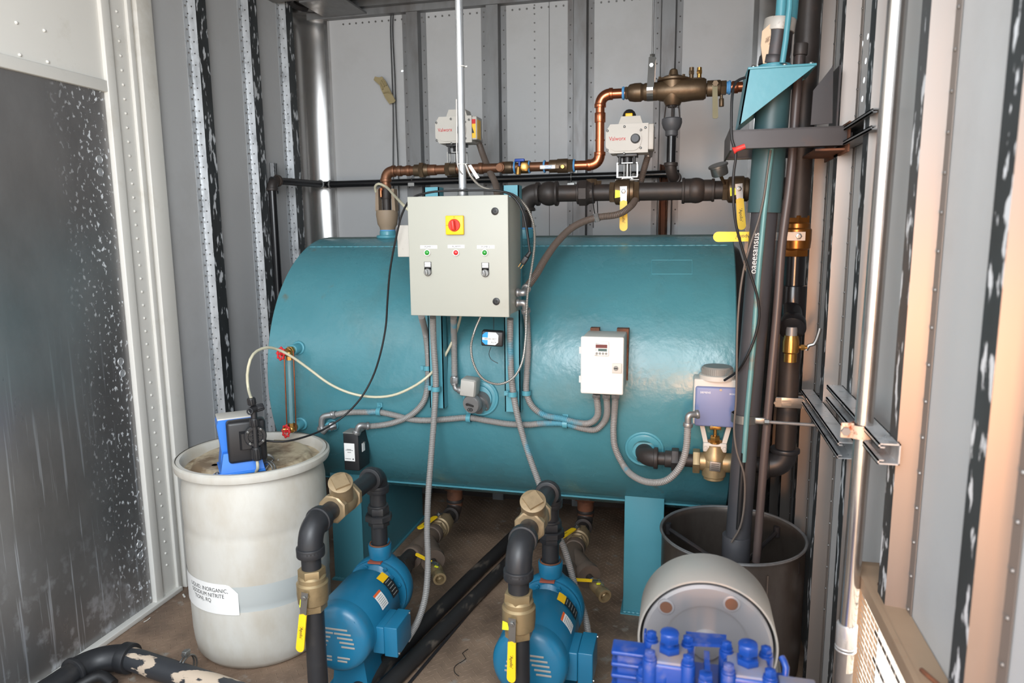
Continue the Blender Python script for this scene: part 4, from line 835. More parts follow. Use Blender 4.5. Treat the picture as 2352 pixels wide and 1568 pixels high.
    if side == 'left': n, ld, h = V(.08, -.99, 0), V(-.13, -.02, -1), None
    else: n, ld = V(-.1, -1, 0), V(-.02, 0, -1)
    ball_valve('brass ball valve with hanging yellow lever on the %s front riser' % side, cv, (0, 0, 1), .034, .135, n, ld, .178, .026, m='brass', tag_=(V(.0, 0, -.012) if side == 'left' else V(-.014, 0, .0)), group='brass ball valves on the front risers', strap=.36)
M['bronze_tan'] = mat('tan_cast_bronze', (158, 138, 108), .42, .45, .12, 12, dirt=(92, 76, 58), dirt_amt=.6, dscale=12, dlo=.5, dhi=.72, bump=.1)
PX1, PX2 = -1.09, -.437
pump(PX1, 'left'); pump(PX2, 'right')
riser(PX1, 'left', ''); riser(PX2, 'right', '')
# rusty base channel under the pumps
mb = MB(); mb.bb((-1.30, 1.97, 0.0), (-.90, 2.0, .02)); 
# ------------------------------------------------------------------ suction strainers behind the pumps
def suction(ax, side, Lb):
    zt = .30
    ty = 3.19
    t = thing('suction_pipe', 'dark iron suction pipe from the tank bottom to the %s blue pump' % side, 'pipe', (ax, 3.1, .05), 'iron suction pipes under the tank')
    a = PZ(1045 if side == 'left' else 1345, 1150 if side == 'left' else 1175, .30)
    xo = a.x; yo_ = a.y
    yo_ = min(yo_, 3.35); xo = PY(1045 if side == 'left' else 1345, 1150, yo_).x
    mb = MB(); mb.cyl((xo, yo_, .40), (xo, yo_, .28), .038); mb.hex((xo, yo_, .395), (xo, yo_, .36), .052, bev=.003); child('flange', mb, M['rust'], t)
    A = V(xo, yo_, .25); B = V(ax, RY+.09, .268)
    d = (B-A).normalized(); d.z = 0; d.normalize()
    mb = MB(); mb.arc((xo, yo_, .25), (xo, yo_, .31), A+d*.06, .036, bead=.005); child('elbow', mb, M['iron'], t)
    L = (B-A).length; A2 = A+d*.06
    mb = MB(); mb.cyl(A2, B, .028); child('pipe', mb, M['iron'], t)
    mb = MB(); q = A+d*(L*.86); mb.cyl(q-d*.05, q+d*.05, .037, bev=.004); mb.hex(q-d*.015, q+d*.02, .047, bev=.003); child('union', mb, M['iron'], t)
    # isolation ball valve with yellow lever
    q = A+d*(L*.26); n = V(-.15, -.1, 1)
    ball_valve('brass ball valve with yellow lever under the tank behind the %s blue pump' % side, q, d, .034, .13, n, V(-.25, -1, -.05) if side == 'left' else V(-.35, -.9, 0), .16, .028, m='bronze_tan', group='brass ball valves under the tank', strap=.2)
    # strainer with blow down valve
    q = A+d*(L*.55); s = thing('wye_strainer', 'grey brown wye strainer feeding the %s blue pump' % side, 'strainer', q-V(0, 0, .06), 'wye strainers behind the pumps')
    mb = MB(); mb.cyl(q-d*.13, q-d*.09, .044, bev=.004); mb.lathe(q-d*.1, d, [(0, .038), (.05, .044), (.15, .044), (.19, .038)], n=32); mb.cyl(q+d*.09, q+d*.13, .046, bev=.004)
    bdir = (PY(1003 if side == 'left' else 1372, 1305 if side == 'left' else 1345, q.y-.16)-q).normalized()
    e = q+bdir*.165
    mb.lathe(q-d*.03, (e-(q-d*.03)), [(0, .042), (.06, .046), (.14, .046)], n=32); sb = child('strainer_body', mb, M['strain'], s)
    mb = MB(); mb.lathe(q-d*.03, (e-(q-d*.03)), [(.13, .050), (.145, .052), (.165, .050), (.165, .0)], n=32); child('screen_cap', mb, M['strain'], s)
    bd = (e-(q-d*.03)).normalized(); f0 = q-d*.03+bd*.165
    mb = MB(); mb.cyl(f0, f0+bd*.05, .014); child('nipple', mb, M['iron'], s); mb = MB(); mb.torus(f0+bd*.035, bd, .014, .003, n=20); child('sealant_ring', mb, M['blue_tape'], s)
    v = f0+bd*.085; up = (V(0, 0, 1)-bd*bd.z).normalized()
    bv = thing('blowdown_valve', 'small brass blowdown valve with yellow lever and tag behind the %s pump' % side, 'valve', v, 'small blowdown valves on the strainers')
    mb = MB(); mb.lathe(v, bd, [(-.045, .020), (-.03, .026), (.0, .026), (.012, .022), (.02, .022), (.03, .0265), (.055, .0265), (.056, .018), (.03, .017), (.02, .008), (.02, .0)], n=36); child('valve_body', mb, M['brass'], bv)
    h = v+up*.032; mb = MB(); mb.cyl(v, h, .007); child('stem', mb, M['brass'], bv)
    ld = V(-1, .05, .35) if side == 'left' else V(-1, -.05, -.05)
    lever(bv, h, ld, up, .10, .016, text=False, tag_=(V(.006, -.014, -.006)), strap=.3, thick=.005)
M['strain'] = mat('painted_strainer_casting', (96, 82, 72), .6, .1, .2, 14, dirt=(128, 104, 82), dirt_amt=.5, dscale=8, dlo=.5, dhi=.75, bump=.1)
suction(PX1, 'left', 0); suction(PX2, 'right', 0)
# ------------------------------------------------------------------ hoses on the floor
def floorline(L, z): return [PZ(a, b, z) for a, b in L]
solo('rubber_hose', MB().tube(floorline([(1215, 1195), (1160, 1250), (1090, 1318), (1010, 1398), (935, 1473), (870, 1538), (820, 1588)], .035), .030, n=20), M['hose'], 'dirty black hose on the floor, the one nearer the left pump', 'hose', 'two dirty black hoses crossing the floor')
solo('rubber_hose', MB().tube(floorline([(1225, 1235), (1165, 1295), (1105, 1356), (1045, 1416), (980, 1482), (925, 1538), (875, 1590)], .030), .030, n=20), M['hose'], 'dirty black hose on the floor, the one nearer the right pump', 'hose', 'two dirty black hoses crossing the floor')
mb = MB(); mb.tube(floorline([(1075, 1490), (1062, 1500), (1070, 1512), (1050, 1525), (1043, 1533), (1045, 1545), (1054, 1552)], .004), .0012, n=6)
solo('wire_scrap', mb, M['black'], 'thin scrap of black wire on the floor between the pumps', 'wire')
mb = MB(); mb.tube(floorline([(345, 1418), (338, 1424), (330, 1428)], .004), .0015, n=6)
solo('plastic_scrap', mb, M['tape'], 'thin white plastic strip on the floor beside the door threshold', 'scrap')
mb = MB(); mb.cyl(PZ(421, 1365, .003), PZ(424, 1370, .003), .004)
solo('plastic_scrap', mb, M['tape'], 'tiny white plastic scrap on the floor at the door frame corner', 'scrap')
# floor steel angle lying under the hoses
a, b = PZ(1210, 1250, .006), PZ(930, 1580, .006)
solo('floor_strip', MB().tube([a, b], .006, n=6, smooth=False), M['blackstl'], 'thin dark steel strip on the floor right of the two black hoses', 'strip')
# ------------------------------------------------------------------ big wrapped pipe on the floor in front of the drum
t = thing('floor_pipe', 'black pipe with peeling wrap lying on the floor in front of the white drum', 'pipe', PZ(240, 1510, .05))
zf = .062; r_ = .046
e0 = PZ(205, 1512, zf); a = PZ(300, 1512, zf); b = PZ(640, 1566, zf); dd = (b-a).normalized()
end = V(PX1, FY, zf)
mb = MB(); mb.tube([a, a.lerp(end, .5), V(PX1-.04, FY+.0, zf)], r_-.006, n=28, smooth=False); child('pipe', mb, M['peel'], t)
c = PZ(222, 1508, zf); f = PZ(100, 1590, zf)
mb = MB(); mb.arc(c, a-dd*.02, c+(f-c).normalized()*.10, r_+.001, bead=.006, n=32); mb.cyl(a-dd*.035, a+dd*.005, r_+.008, bev=.003); child('elbow', mb, M['pvc'], t)
mb = MB(); mb.cyl(c+(f-c).normalized()*.08, c+(f-c).normalized()*.5, r_-.006); child('pipe', mb, M['pvc'], t)
q = PZ(430, 1533, zf); mb = MB(); mb.torus(q-dd*.006, dd, r_-.002, .0035, n=36); mb.torus(q+dd*.006, dd, r_-.002, .0035, n=36); mb.box(q+V(0, 0, r_+.01), (.02, .022, .022), bev=.003); mb.hex(q+V(0, -.016, r_+.012), q+V(0, .016, r_+.012), .008); child('pipe_clamp', mb, M['steel'], t)
mb = MB(); w0 = PZ(170, 1580, .03); w1 = PZ(260, 1572, .03); mb.tube([w0, (w0+w1)/2+V(0, .03, .02), w1], .02, n=14); child('hose_end', mb, M['rubber'], t)
# ------------------------------------------------------------------ white plastic drum
DC = V(-1.60, 2.315, 0); DZ = .765; DR = .272
t = thing('plastic_drum', 'tall white plastic chemical drum with a stained head on the left', 'drum', DC)
mb = MB()
prof = [(0, .0), (0, .215), (.006, .232), (.03, .250), (.07, .257), (.11, .260), (.225, .262), (.245, .2605), (.256, .2590), (.267, .2605), (.287, .263), (.345, .264), (.38, .264), (.49, .264), (.508, .2625), (.520, .261), (.532, .2625), (.55, .264), (.66, .263), (.70, .256), (.722, .250), (.728, .256), (.734, .272), (.758, .276), (.765, .272), (.765, .260), (.757, .254), (.742, .252), (.725, .246)]
mb.lathe(DC, (0, 0, 1), prof, n=96, caps=False); mb.mi = [1 if .24 < sum(mb.v[i][2] for i in f)/len(f) < .345 else 0 for f in mb.f]; child('drum_body', mb, [M['poly'], M['polyliq']], t, ang=50)
mb = MB(); mb.lathe(DC, (0, 0, 1), [(.7345, .2735), (.7345, .281), (.748, .285), (.760, .284), (.766, .276)], n=96, caps=False); child('lock_rim', mb, M['poly'], t)
# head: two raised crescents either side of a band
mb = MB(); n = 72; vs = [(DC.x, DC.y, .738)]; fs = []; NR = 22
for j in range(1, NR+1):
    r = .247*j/NR
    for i in range(n):
        a = 2*PI*i/n; x, y = r*math.cos(a), r*math.sin(a)
        s = max(0, min(1, (abs(y+.03)-.0)/.02)); e = max(0, min(1, (.225-r)/.02)); b = math.hypot(x-.07, y+.155)
        k = max(0, min(1, (b-.065)/.015)); b2 = math.hypot(x+.10, y-.17); k *= max(0, min(1, (b2-.055)/.015))
        u = e*e*(3-2*e)*k; band = 1 if not (-.05 < y-.05 < .05 and False) else 0
        vs.append((DC.x+x, DC.y+y, .728+.024*u*band))
for i in range(n): fs.append((0, 1+i, 1+(i+1) % n))
for j in range(NR-1):
    for i in range(n): k = (i+1) % n; fs.append((1+j*n+i, 1+(j+1)*n+i, 1+(j+1)*n+k, 1+j*n+k))
vs[0] = (DC.x, DC.y, .752); mb.add(vs, fs); child('drum_head', mb, M['polytop'], t, ang=60)
B = PZ(575, 1083, .735); mb = MB(); mb.lathe((B.x, B.y, .722), (0, 0, 1), [(0, .040), (.014, .040), (.017, .037), (.017, .032), (.002, .031), (.002, 0)], n=40); mb.torus((B.x, B.y, .731), (0, 0, 1), .041, .002, n=36); child('bung_ring', mb, M['polytop'], t)
# paper label wrapped on the drum
cam_dir = math.atan2(-DC.y, -DC.x)
def drum_pt(px, py, e):          # ray meets the drum wall
    d = ray(px, py); o = EYE-DC; R_ = .264+e; a = d.x**2+d.y**2; b = 2*(o.x*d.x+o.y*d.y); c = o.x**2+o.y**2-R_**2
    q = max(0, b*b-4*a*c); s = (-b-math.sqrt(q))/(2*a); return EYE+d*s
P0 = drum_pt(548, 1375, 0); th1 = math.atan2(P0.y-DC.y, P0.x-DC.x); P1 = drum_pt(436, 1350, 0); th0 = math.atan2(P1.y-DC.y, P1.x-DC.x)
if th0 > th1: th0 -= 2*PI
zA = drum_pt(545, 1345, 0).z; zB = drum_pt(548, 1412, 0).z
def dl(th, z, e=.0012): return V(DC.x+(.2645+e)*math.cos(th), DC.y+(.2645+e)*math.sin(th), z)
mb = MB(); vs = []; fs = []; n = 24; t0 = th0-.35
for i in range(n+1):
    th = t0+(th1-t0)*i/n; top = zA+.004-(0 if i < n-2 else .018 if i == n-1 else .034 if i == n else .004)
    vs += [dl(th, zB), dl(th, top)]
for i in range(n): fs.append((2*i, 2*i+2, 2*i+3, 2*i+1))
mb.add(vs, fs); lb = child('paper_label', mb, M['label'], t, label='torn white shipping label')
mb = MB(); Rr = .2645
for k, s_ in enumerate(('LIQUID, INORGANIC,', 'S(SODIUM NITRITE', 'TION), RQ')):
    z = zA-.022-k*.021; thr = th1-.085-(.05, .11, .32)[k]*1.0
    text_mb(mb, s_, .021, lambda u, v, q: dl(thr+u/Rr, z+v, .0016+q*.3), .0001, align='RIGHT', xs=.92)
child('lettering', mb, M['ink'], lb)
q = drum_pt(626, 1096, .002); q.z = .70
mb = MB(); q = drum_pt(626, 1097, .004); mb.box(q, (.006, .002, .010)); child('ink_mark', mb, M['ink'], t)
# ------------------------------------------------------------------ metering pump on the drum
yq = 2.20
def Q(px, py, y=yq): return PY(px, py, y)
_h = Q(586, 1000, yq-.05); t = thing('metering_pump', 'blue and black chemical metering pump standing on the white drum', 'pump', (_h.x, _h.y, .745)); PROT = math.radians(40)
def prot(p): q = Vector(p)-_h; return _h+V(q.x*math.cos(PROT)-q.y*math.sin(PROT), q.x*math.sin(PROT)+q.y*math.cos(PROT), q.z)
cx = Q(572, 1000).x; zb = .745; BS = .030
mb = MB(); x0, x1 = Q(528, 1060).x+BS, Q(606, 1060).x+BS; zt = Q(540, 945, yq+.06).z
yb = yq+.10
fz = zb
# blue housing: slab behind, tapering pedestal below
mb.prism([(x0, yq+.02, zb+.012), (x1, yq+.02, zb+.012), (x1-.012, yq+.02, zb+.075), (x1-.004, yq+.02, zt-.02), (x1-.012, yq+.02, zt), (x0+.004, yq+.02, zt), (x0-.002, yq+.02, zt-.02), (x0+.008, yq+.02, zb+.075)], (0, .10, 0))
mb.prism([(x0-.004, yq-.03, zb+.002), (x1+.004, yq-.03, zb+.002), (x1-.008, yq-.01, zb+.075), (x0+.012, yq-.01, zb+.075)], (0, .05, 0))
mb.bb((x0-.006, yq-.035, zb-.001), (x1+.006, yq+.13, zb+.008), .002)
for (dx, dy) in ((x0-.014, yq-.01), (x0-.014, yq+.10), (x1+.014, yq+.03)): mb.cyl((dx, dy, zb-.001), (dx, dy, zb+.007), .012); mb.bb((min(dx, x0), dy-.010, zb), (max(dx, x0), dy+.010, zb+.006)) if dx < x0 else mb.bb((x1, dy-.010, zb), (dx, dy+.010, zb+.006))
child('blue_housing', mb, M['medblue'], t)
mb = MB(); mb.bb((x0+.001, yq+.022, zt-.003), (x1-.010, yq+.12, zt+.005), .003); child('top_cover', mb, M['boxgrey'], t)
mb = MB()
for (dx, dy) in ((x0-.014, yq-.01), (x1+.014, yq+.03)): mb.lathe((dx, dy, zb+.007), (0, 0, 1), [(0, .009), (.0015, .009), (.0015, .006), (.006, .005), (.006, 0)], n=16)
child('screw', mb, M['steel'], t)
ft, fb_ = Q(570, 957).z, Q(580, 1050).z
mb = MB(); xa, xb = Q(538, 1000).x+BS, Q(611, 1000).x+BS
mb.box(((xa+xb)/2, yq-.005, (ft+fb_)/2), (xb-xa, .055, ft-fb_), bev=.012); mb.lathe((cx+.012+BS, yq-.03, Q(580, 1000).z), (0, -1, 0), [(0, .05), (.012, .044), (.02, .040)], n=4, ph=PI/4); child('front_cover', mb, M['black'], t)
hc = Q(586, 1000, yq-.05)
mb = MB(); mb.lathe(hc, (0, -1, 0), [(-.01, .036), (0, .038), (.012, .038), (.015, .035), (.015, .026), (.010, .024), (.010, .0)], n=40)
for k in range(8): a = PI*k/4; mb.box(hc+V(.014*math.cos(a), -.012, .014*math.sin(a)), (.026, .005, .0022), Matrix.Rotation(-a, 4, 'Y'))
mb.cyl(hc+V(0, -.008, .06), hc+V(0, -.008, -.06), .011); head = child('pump_head', mb, M['black'], t)
for k in range(4):
    a = PI/4+k*PI/2+.12; q = hc+V(.031*math.cos(a), -.014, .031*math.sin(a)); mb = MB(); mb.lathe(q, (0, -1, 0), [(0, .0052), (.003, .005), (.0045, .003), (.003, .0018)], n=16); child('head_screw', mb, M['steel'], head)
def nut(p, q, r, nm='coupling_nut', par=None):
    p, q = Vector(p), Vector(q); d = (q-p); L = d.length; u, v, w_ = frame_of(d); mb = MB(); mb.cyl(p, q, r*.92, bev=.0015, n=24)
    for k in range(12): a = 2*PI*k/12; c = p+d*.5+(u*math.cos(a)+v*math.sin(a))*r*.93; mb.cyl(c-d*.36, c+d*.36, r*.13, n=6)
    return child(nm, mb, M['black'], par or t)
nut(hc+V(0, -.008, .036), hc+V(0, -.008, .066), .0165)
nut(hc+V(0, -.008, -.040), hc+V(0, -.008, -.088), .0165)
T0 = hc+V(0, -.008, .066); mb = MB(); mb.cyl(T0, T0+V(0, 0, .036), .011); mb.sphere(T0+V(0, 0, .034), .013); T1 = T0+V(0, 0, .030); mb.cyl(T1+V(-.012, -.012, .002), T1+V(.02, .004, .006), .011); mb.torus(T1+V(-.014, -.016, 0), (-.5, -.9, .2), .010, .003, n=20, m=6); vb = child('relief_valve', mb, M['black'], t)
nut(T1+V(.006, .0, .003), T1+V(.034, .004, .008), .0135); nut(T1+V(-.004, 0, .018), T1+V(-.006, 0, .044), .0145); tubetop = T1+V(-.006, 0, .044)
# suction tube into the bung
t.rotation_euler.z = PROT; tubetop = prot(tubetop)
sb = prot(hc+V(0, -.008, -.088))
solo('suction_tube', MB().tube([sb, sb+V(.001, 0, -.03), V(B.x+.012, B.y, .73)], .0055, n=12), M['cream'], 'short cream suction tube dropping from the metering pump into the drum bung', 'tube')
# loose pipe clamps lying on the drum head
for k, (px, py, ang, lab) in enumerate(((612, 1062, .5, 'zinc strut pipe clamp half standing on the drum head next to the blue pump'), (618, 1078, -.3, 'zinc strut pipe clamp half lying on the drum head at the bung ring'))):
    P = PZ(px, py, .745); mb = MB(); d = V(math.cos(ang), math.sin(ang), 0); s = V(-d.y, d.x, 0)
    pts = [P+d*(-.035)]+[P+d*(.028*-math.cos(a))+V(0, 0, .026*math.sin(a)+.004) for a in [PI*i/8 for i in range(9)]]+[P+d*.045+V(0, 0, .006)]
    for off in (-.006, .006): mb.tube([p+s*off for p in pts], .0028, n=6, step=.01)
    mb.cyl(P+s*-.016+V(0, 0, .006), P+s*.018+V(0, 0, .03), .0028)
    solo('pipe_clamp', mb, M['steel'], lab, 'clamp')
# ------------------------------------------------------------------ tubing and cords
RL = PY(892, 480, 3.12)
tube = [tubetop, Q(570, 890), Q(568, 860), Q(575, 825), PY(590, 806, 2.25), PY(613, 798, 2.30), PY(640, 803, 2.36), PY(672, 820, 2.40), PY(710, 847, 2.44), PY(755, 880, 2.47), PY(800, 901, 2.50), PY(850, 911, 2.52), PY(900, 908, 2.52), PY(945, 890, 2.52), PY(978, 868, 2.52), PY(1010, 835, 2.57), PY(1036, 790, 2.575), PY(1052, 750, 2.57), PY(1059, 722, 2.57)]
solo('clear_tube', MB().tube(tube, .0052, n=14), M['cream'], 'cream plastic tube arching from the metering pump across the tank to under the cabinet', 'tube')
solo('clear_tube', MB().tube([PY(863, 440, 3.04), PY(862, 428, 3.02), PY(870, 422, 3.0), PY(885, 428, 2.98), PY(905, 448, 2.85), PY(930, 474, 2.6), PY(945, 488, 2.58)], .0058, n=14), M['cream'], 'short cream plastic tube from the relief valve top to behind the cabinet', 'tube')
cord = [PY(612, 1012, 2.22), PY(650, 1014, 2.25), PY(700, 1003, 2.32), PY(745, 985, 2.40), PY(790, 955, 2.46), PY(828, 915, 2.48), PY(855, 868, 2.5), PY(873, 815, 2.5), PY(886, 750, 2.5), PY(890, 690, 2.48), PY(896, 620, 2.45), PY(910, 545, 2.42), PY(924, 490, 2.40), PY(945, 456, 2.38), PY(985, 442, 2.36), PY(1030, 438, 2.36), PY(1080, 437, 2.36), PY(1130, 437, 2.36), PY(1160, 441, 2.37), PY(1182, 455, 2.38), PY(1200, 485, 2.38), PY(1210, 530, 2.38), PY(1217, 580, 2.38)]
def off_(L, d): return [p+d for p in L]
t = thing('power_cord', 'black power cord from the metering pump looping over the control cabinet to a hanging plug', 'cord', cord[-1])
child('cord', MB().tube(cord, .0038, n=10), M['rubber'], t)
mb = MB(); p = cord[-1]; e = PY(1200, 605, 2.38); d = (e-p).normalized(); mb.cyl(p-d*.004, p+d*.016, .006, r2=.008); mb.box(p+d*.032, (.018, .016, .030), V(0, 0, 1).rotation_difference(d).to_matrix().to_4x4(), bev=.004); pl = child('plug', mb, M['rubber'], t)
s_ = V(d.z, 0, -d.x).normalized()
for o in (-.005, .005):
    mb = MB(); a = p+d*.046+s_*o; mb.box(a+d*.008, (.0016, .006, .018), V(0, 0, 1).rotation_difference(d).to_matrix().to_4x4()); child('prong', mb, M['brassbright'], pl)
solo('power_cord', MB().tube([PY(1150, 439, 2.40), PY(1178, 446, 2.40), PY(1196, 462, 2.40), PY(1206, 495, 2.40), PY(1213, 540, 2.40), PY(1217, 575, 2.39)], .0030, n=10), M['rubber'], 'thin black lead doubling the plug cord at the cabinet top right corner', 'cord')
# ------------------------------------------------------------------ safety relief valve on the tank top
yv = 3.14
def U(px, py, y=yv): return PY(px, py, y)
t = thing('relief_valve', 'tan cast safety relief valve standing on the tank top left of the cabinet', 'valve', (RVX, yv, 1.60))
z0 = U(890, 527).z; mb = MB(); mb.cyl((RVX, yv, z0), (RVX, yv, 1.60), .030); mb.hex((RVX, yv, z0-.01), (RVX, yv, z0-.022), .034); child('nipple', mb, M['iron'], t)
mb = MB(); mb.torus((RVX, yv, z0-.004), (0, 0, 1), .032, .004); mb.torus((RVX, yv, 1.603), (0, 0, 1), .032, .004); child('thread_sealant', mb, M['blue_tape'], t)
za, zb_, zc_ = U(890, 514).z, U(890, 482).z, U(890, 434).z
mb = MB(); mb.lathe((RVX, yv, z0-.006), (0, 0, 1), [(0, .034), (.018, .038), (.03, .046), (zb_-z0-.015, .052), (zb_-z0+.004, .050), (zb_-z0+.004, .03)], n=40); child('valve_bowl', mb, M['tan'], t)
for s_ in (-1, 1):
    mb = MB(); mb.prism([(RVX+s_*.050, yv-.02, zb_-.005), (RVX+s_*.033, yv-.02, zb_-.005), (RVX+s_*.032, yv-.02, zc_), (RVX+s_*.046, yv-.02, zc_)], (0, .04, 0)); child('yoke_leg', mb, M['tan'], t)
mb = MB(); mb.cyl((RVX, yv, zb_-.01), (RVX, yv, zb_+.05), .021); mb.cyl((RVX, yv, zb_+.05), (RVX, yv, zc_+.005), .025, bev=.002); child('spindle', mb, M['iron'], t)
mb = MB(); q = U(875, 437, yv-.03); mb.cyl(q, q+V(0, 0, -.03), .006); mb.hex(q, q+V(0, 0, .01), .009); child('test_port', mb, M['copper'], t)
# ------------------------------------------------------------------ copper make up line with its fittings (y about 3.2)
yc = 3.14
t = thing('copper_line', 'tarnished copper water line running level above the tank behind the cabinet', 'pipe', (RVX, yc, 1.8))
zl = PY(1000, 386, yc).z; zl2 = PY(1330, 384, yc).z; zl = (zl+zl2)/2+.0
cr = .0205
xe = PY(1378, 300, yc).x
mb = MB(); mb.cyl((RVX, yc, zc_-.02), (RVX, yc, zl-.03), cr); mb.cyl((RVX, yc, zl-.085), (RVX, yc, zl-.06), cr+.004, bev=.001); child('riser', mb, M['oldcopper'], t)
mb = MB(); mb.arc((RVX, yc, zl), (RVX, yc, zl-.045), (RVX+.045, yc, zl), cr+.004, bead=.002); child('elbow', mb, M['oldcopper'], t)
xm = PY(1250, 384, yc).x
mb = MB(); mb.cyl((RVX+.04, yc, zl), (xm, yc, zl), cr); child('pipe', mb, M['oldcopper'], t)
mb = MB(); mb.cyl((xm, yc, zl), (xe-.045, yc, zl), cr); child('pipe', mb, M['copper'], t)
mb = MB(); mb.arc((xe, yc, zl), (xe-.05, yc, zl), (xe, yc, zl+.05), cr+.003, bead=.0015); child('elbow', mb, M['copper'], t)
zu = PY(1380, 217, yc).z; xr = PY(1440, 213, yc).x
mb = MB(); mb.cyl((xe, yc, zl+.045), (xe, yc, zu-.05), cr-.0015); mb.cyl((xe, yc, zu-.115), (xe, yc, zu-.075), cr+.003, bev=.001); mb.cyl((xe, yc, zl+.10), (xe, yc, zl+.105), cr+.001); child('pipe', mb, M['copper'], t)
mb = MB(); mb.arc((xe, yc, zu), (xe, yc, zu-.05), (xe+.05, yc, zu), cr+.003, bead=.0015); child('elbow', mb, M['copper'], t)
mb = MB(); mb.cyl((xe+.045, yc, zu), (xr, yc, zu), cr); child('pipe', mb, M['copper'], t)
def X_(px, y=yc, py=384): return PY(px, py, y).x
for px, w_, r_ in ((918, .02, .004), (938, .02, .004), (990, .05, .004), (1105, .02, .005), (1160, .03, .006)):
    x = X_(px); mb = MB(); mb.cyl((x-w_/2, yc, zl), (x+w_/2, yc, zl), cr+r_, bev=.0015); child('coupling', mb, M['oldcopper'], t)
x = X_(971); mb = MB(); mb.cyl((x-.04, yc, zl), (x+.03, yc, zl), .027, bev=.002); mb.hex((x-.012, yc, zl), (x+.010, yc, zl), .037, bev=.003); child('union', mb, M['bronze'], t)
x = X_(1035); mb = MB(); mb.hex((x-.022, yc, zl), (x+.0, yc, zl), .032, bev=.002); mb.cyl((x, yc, zl), (x+.03, yc, zl), .027); child('adapter', mb, M['bronze'], t)
x = X_(1152); mb = MB(); mb.torus((x, yc-.022, zl+.0), (-.2, -1, 0), .017, .005, n=28); mb.cyl((x, yc, zl), (x-.003, yc-.03, zl), .016); child('branch_tee', mb, M['oldcopper'], t)
for px in (1183, 1216, 1251, 1319): x = X_(px); mb = MB(); mb.torus((x, yc, zl), (1, 0, 0), cr+.003, .0045, n=24); child('blue_sealant', mb, M['blue_tape'], t, label='blue thread sealant')
x = X_(1178); mb = MB(); mb.cyl((x-.035, yc, zl), (x+.0, yc, zl), .027, bev=.002); child('tee', mb, M['bronze'], t)
# small drain valve with blue tee handle
x = X_(1200); v = thing('drain_valve', 'small bronze drain valve with a blue tee handle on the copper line', 'valve', (x, yc-.02, zl-.03))
mb = MB(); mb.cyl((x-.012, yc, zl), (x+.03, yc, zl), .028, bev=.002); mb.cyl((x-.004, yc-.02, zl+.004), (x-.006, yc-.05, zl-.008), .009); mb.cyl((x-.006, yc-.05, zl-.004), (x-.008, yc-.052, zl-.036), .009, r2=.012); mb.hex((x+.014, yc-.02, zl-.002), (x+.018, yc-.04, zl-.002), .022, bev=.002); child('valve_body', mb, M['brassbright'], v)
mb = MB(); mb.box((x-.002, yc-.046, zl+.026), (.045, .014, .013), bev=.004); mb.cyl((x-.003, yc-.046, zl), (x-.003, yc-.046, zl+.024), .005); child('tee_handle', mb, mat('blue_handle', (30, 70, 160), .4), v)
# ball valve with white lever, WATTS
x = X_(1290); v = thing('ball_valve', 'bronze ball valve with a white and blue lever on the copper line', 'valve', (x, yc, zl-.03))
mb = MB(); mb.cyl((X_(1262), yc, zl), (X_(1282), yc, zl), .028, bev=.002); mb.cyl((X_(1280), yc, zl), (X_(1305), yc, zl), .031, bev=.003); mb.hex((X_(1303), yc, zl), (X_(1317), yc, zl), .030, bev=.002); child('valve_body', mb, M['bronze'], v)
mb = MB(); a = PY(1293, 383, yc-.04); mb.lathe(a, (0, -1, 0), [(0, .010), (.01, .010), (.012, .008), (.012, 0)], n=8); child('stem_nut', mb, M['brassbright'], v)
mb = MB(); L0, L1 = PY(1240, 384, yc-.038), PY(1276, 383, yc-.038); mb.box((L0+L1)/2, ((L1-L0).length, .008, .017), bev=.0035); lv = child('lever_sleeve', mb, M['label'], v)
mb = MB(); text_mb(mb, 'WATTS', .009, flat((L0+L1)/2+V(.004, -.0042, .003), (1, 0, 0), (0, 0, 1)), .0002); mb.box((L0+L1)/2+V(.002, -.0043, -.005), (.03, .0006, .002)); child('lever_lettering', mb, M['blueink'], lv)
mb = MB(); mb.box(PY(1276, 383, yc-.036), (.03, .004, .014)); child('lever', mb, M['bronze'], v)
# ------------------------------------------------------------------ backflow preventer and its branch
t = thing('backflow_preventer', 'aged bronze backflow preventer hanging above the right half of the tank', 'backflow preventer', PY(1550, 245, yc))
def B2(px, py=210): return PY(px, py, yc)
zb2 = zu
def xx(px): return B2(px).x
mb = MB()
mb.hex((xx(1436), yc, zb2), (xx(1442), yc, zb2), .027, bev=.002); mb.lathe((xx(1442), yc, zb2), (1, 0, 0), [(0, .025), (.008, .034), (.03, .038), (.055, .038), (.06, .034), (.075, .03)], n=32)
mb.lathe((xx(1476), yc, zb2), (1, 0, 0), [(0, .03), (.01, .036), (.06, .037), (.07, .03)], n=32)
mb.lathe((xx(1508), yc, zb2), (1, 0, 0), [(0, .034), (.015, .040), (.035, .043), (.075, .048), (.115, .048), (.15, .044), (.19, .044), (.2, .038)], n=40)
zt_ = B2(1548, 185).z
mb.lathe((xx(1546), yc, zb2-.06), (0, 0, 1), [(0, .03), (.02, .04), (.06, .046), (zt_-zb2+.06, .048)], n=32)
child('body', mb, M['bronze'], t)
mb = MB(); mb.lathe((xx(1546), yc, zt_-.004), (0, 0, 1), [(0, .052), (.002, .066), (.010, .066), (.012, .05), (.02, .04), (.024, .02), (.045, .016), (.05, .010), (.052, 0)], n=36); cv = child('cover', mb, M['bronze'], t)
for k in range(6):
    a = 2*PI*k/6+.3; q = V(xx(1546)+.057*math.cos(a), yc+.057*math.sin(a), zt_+.006); mb = MB(); mb.hex(q, q+V(0, 0, .009), .0065); child('bolt', mb, M['bronze'], cv)
mb = MB(); mb.cyl((xx(1582), yc, zt_-.02), (xx(1608), yc, zt_-.02), .018); mb.box((xx(1595), yc, zt_-.006), (.06, .04, .02), bev=.004)
child('test_block', mb, M['bronze'], t)
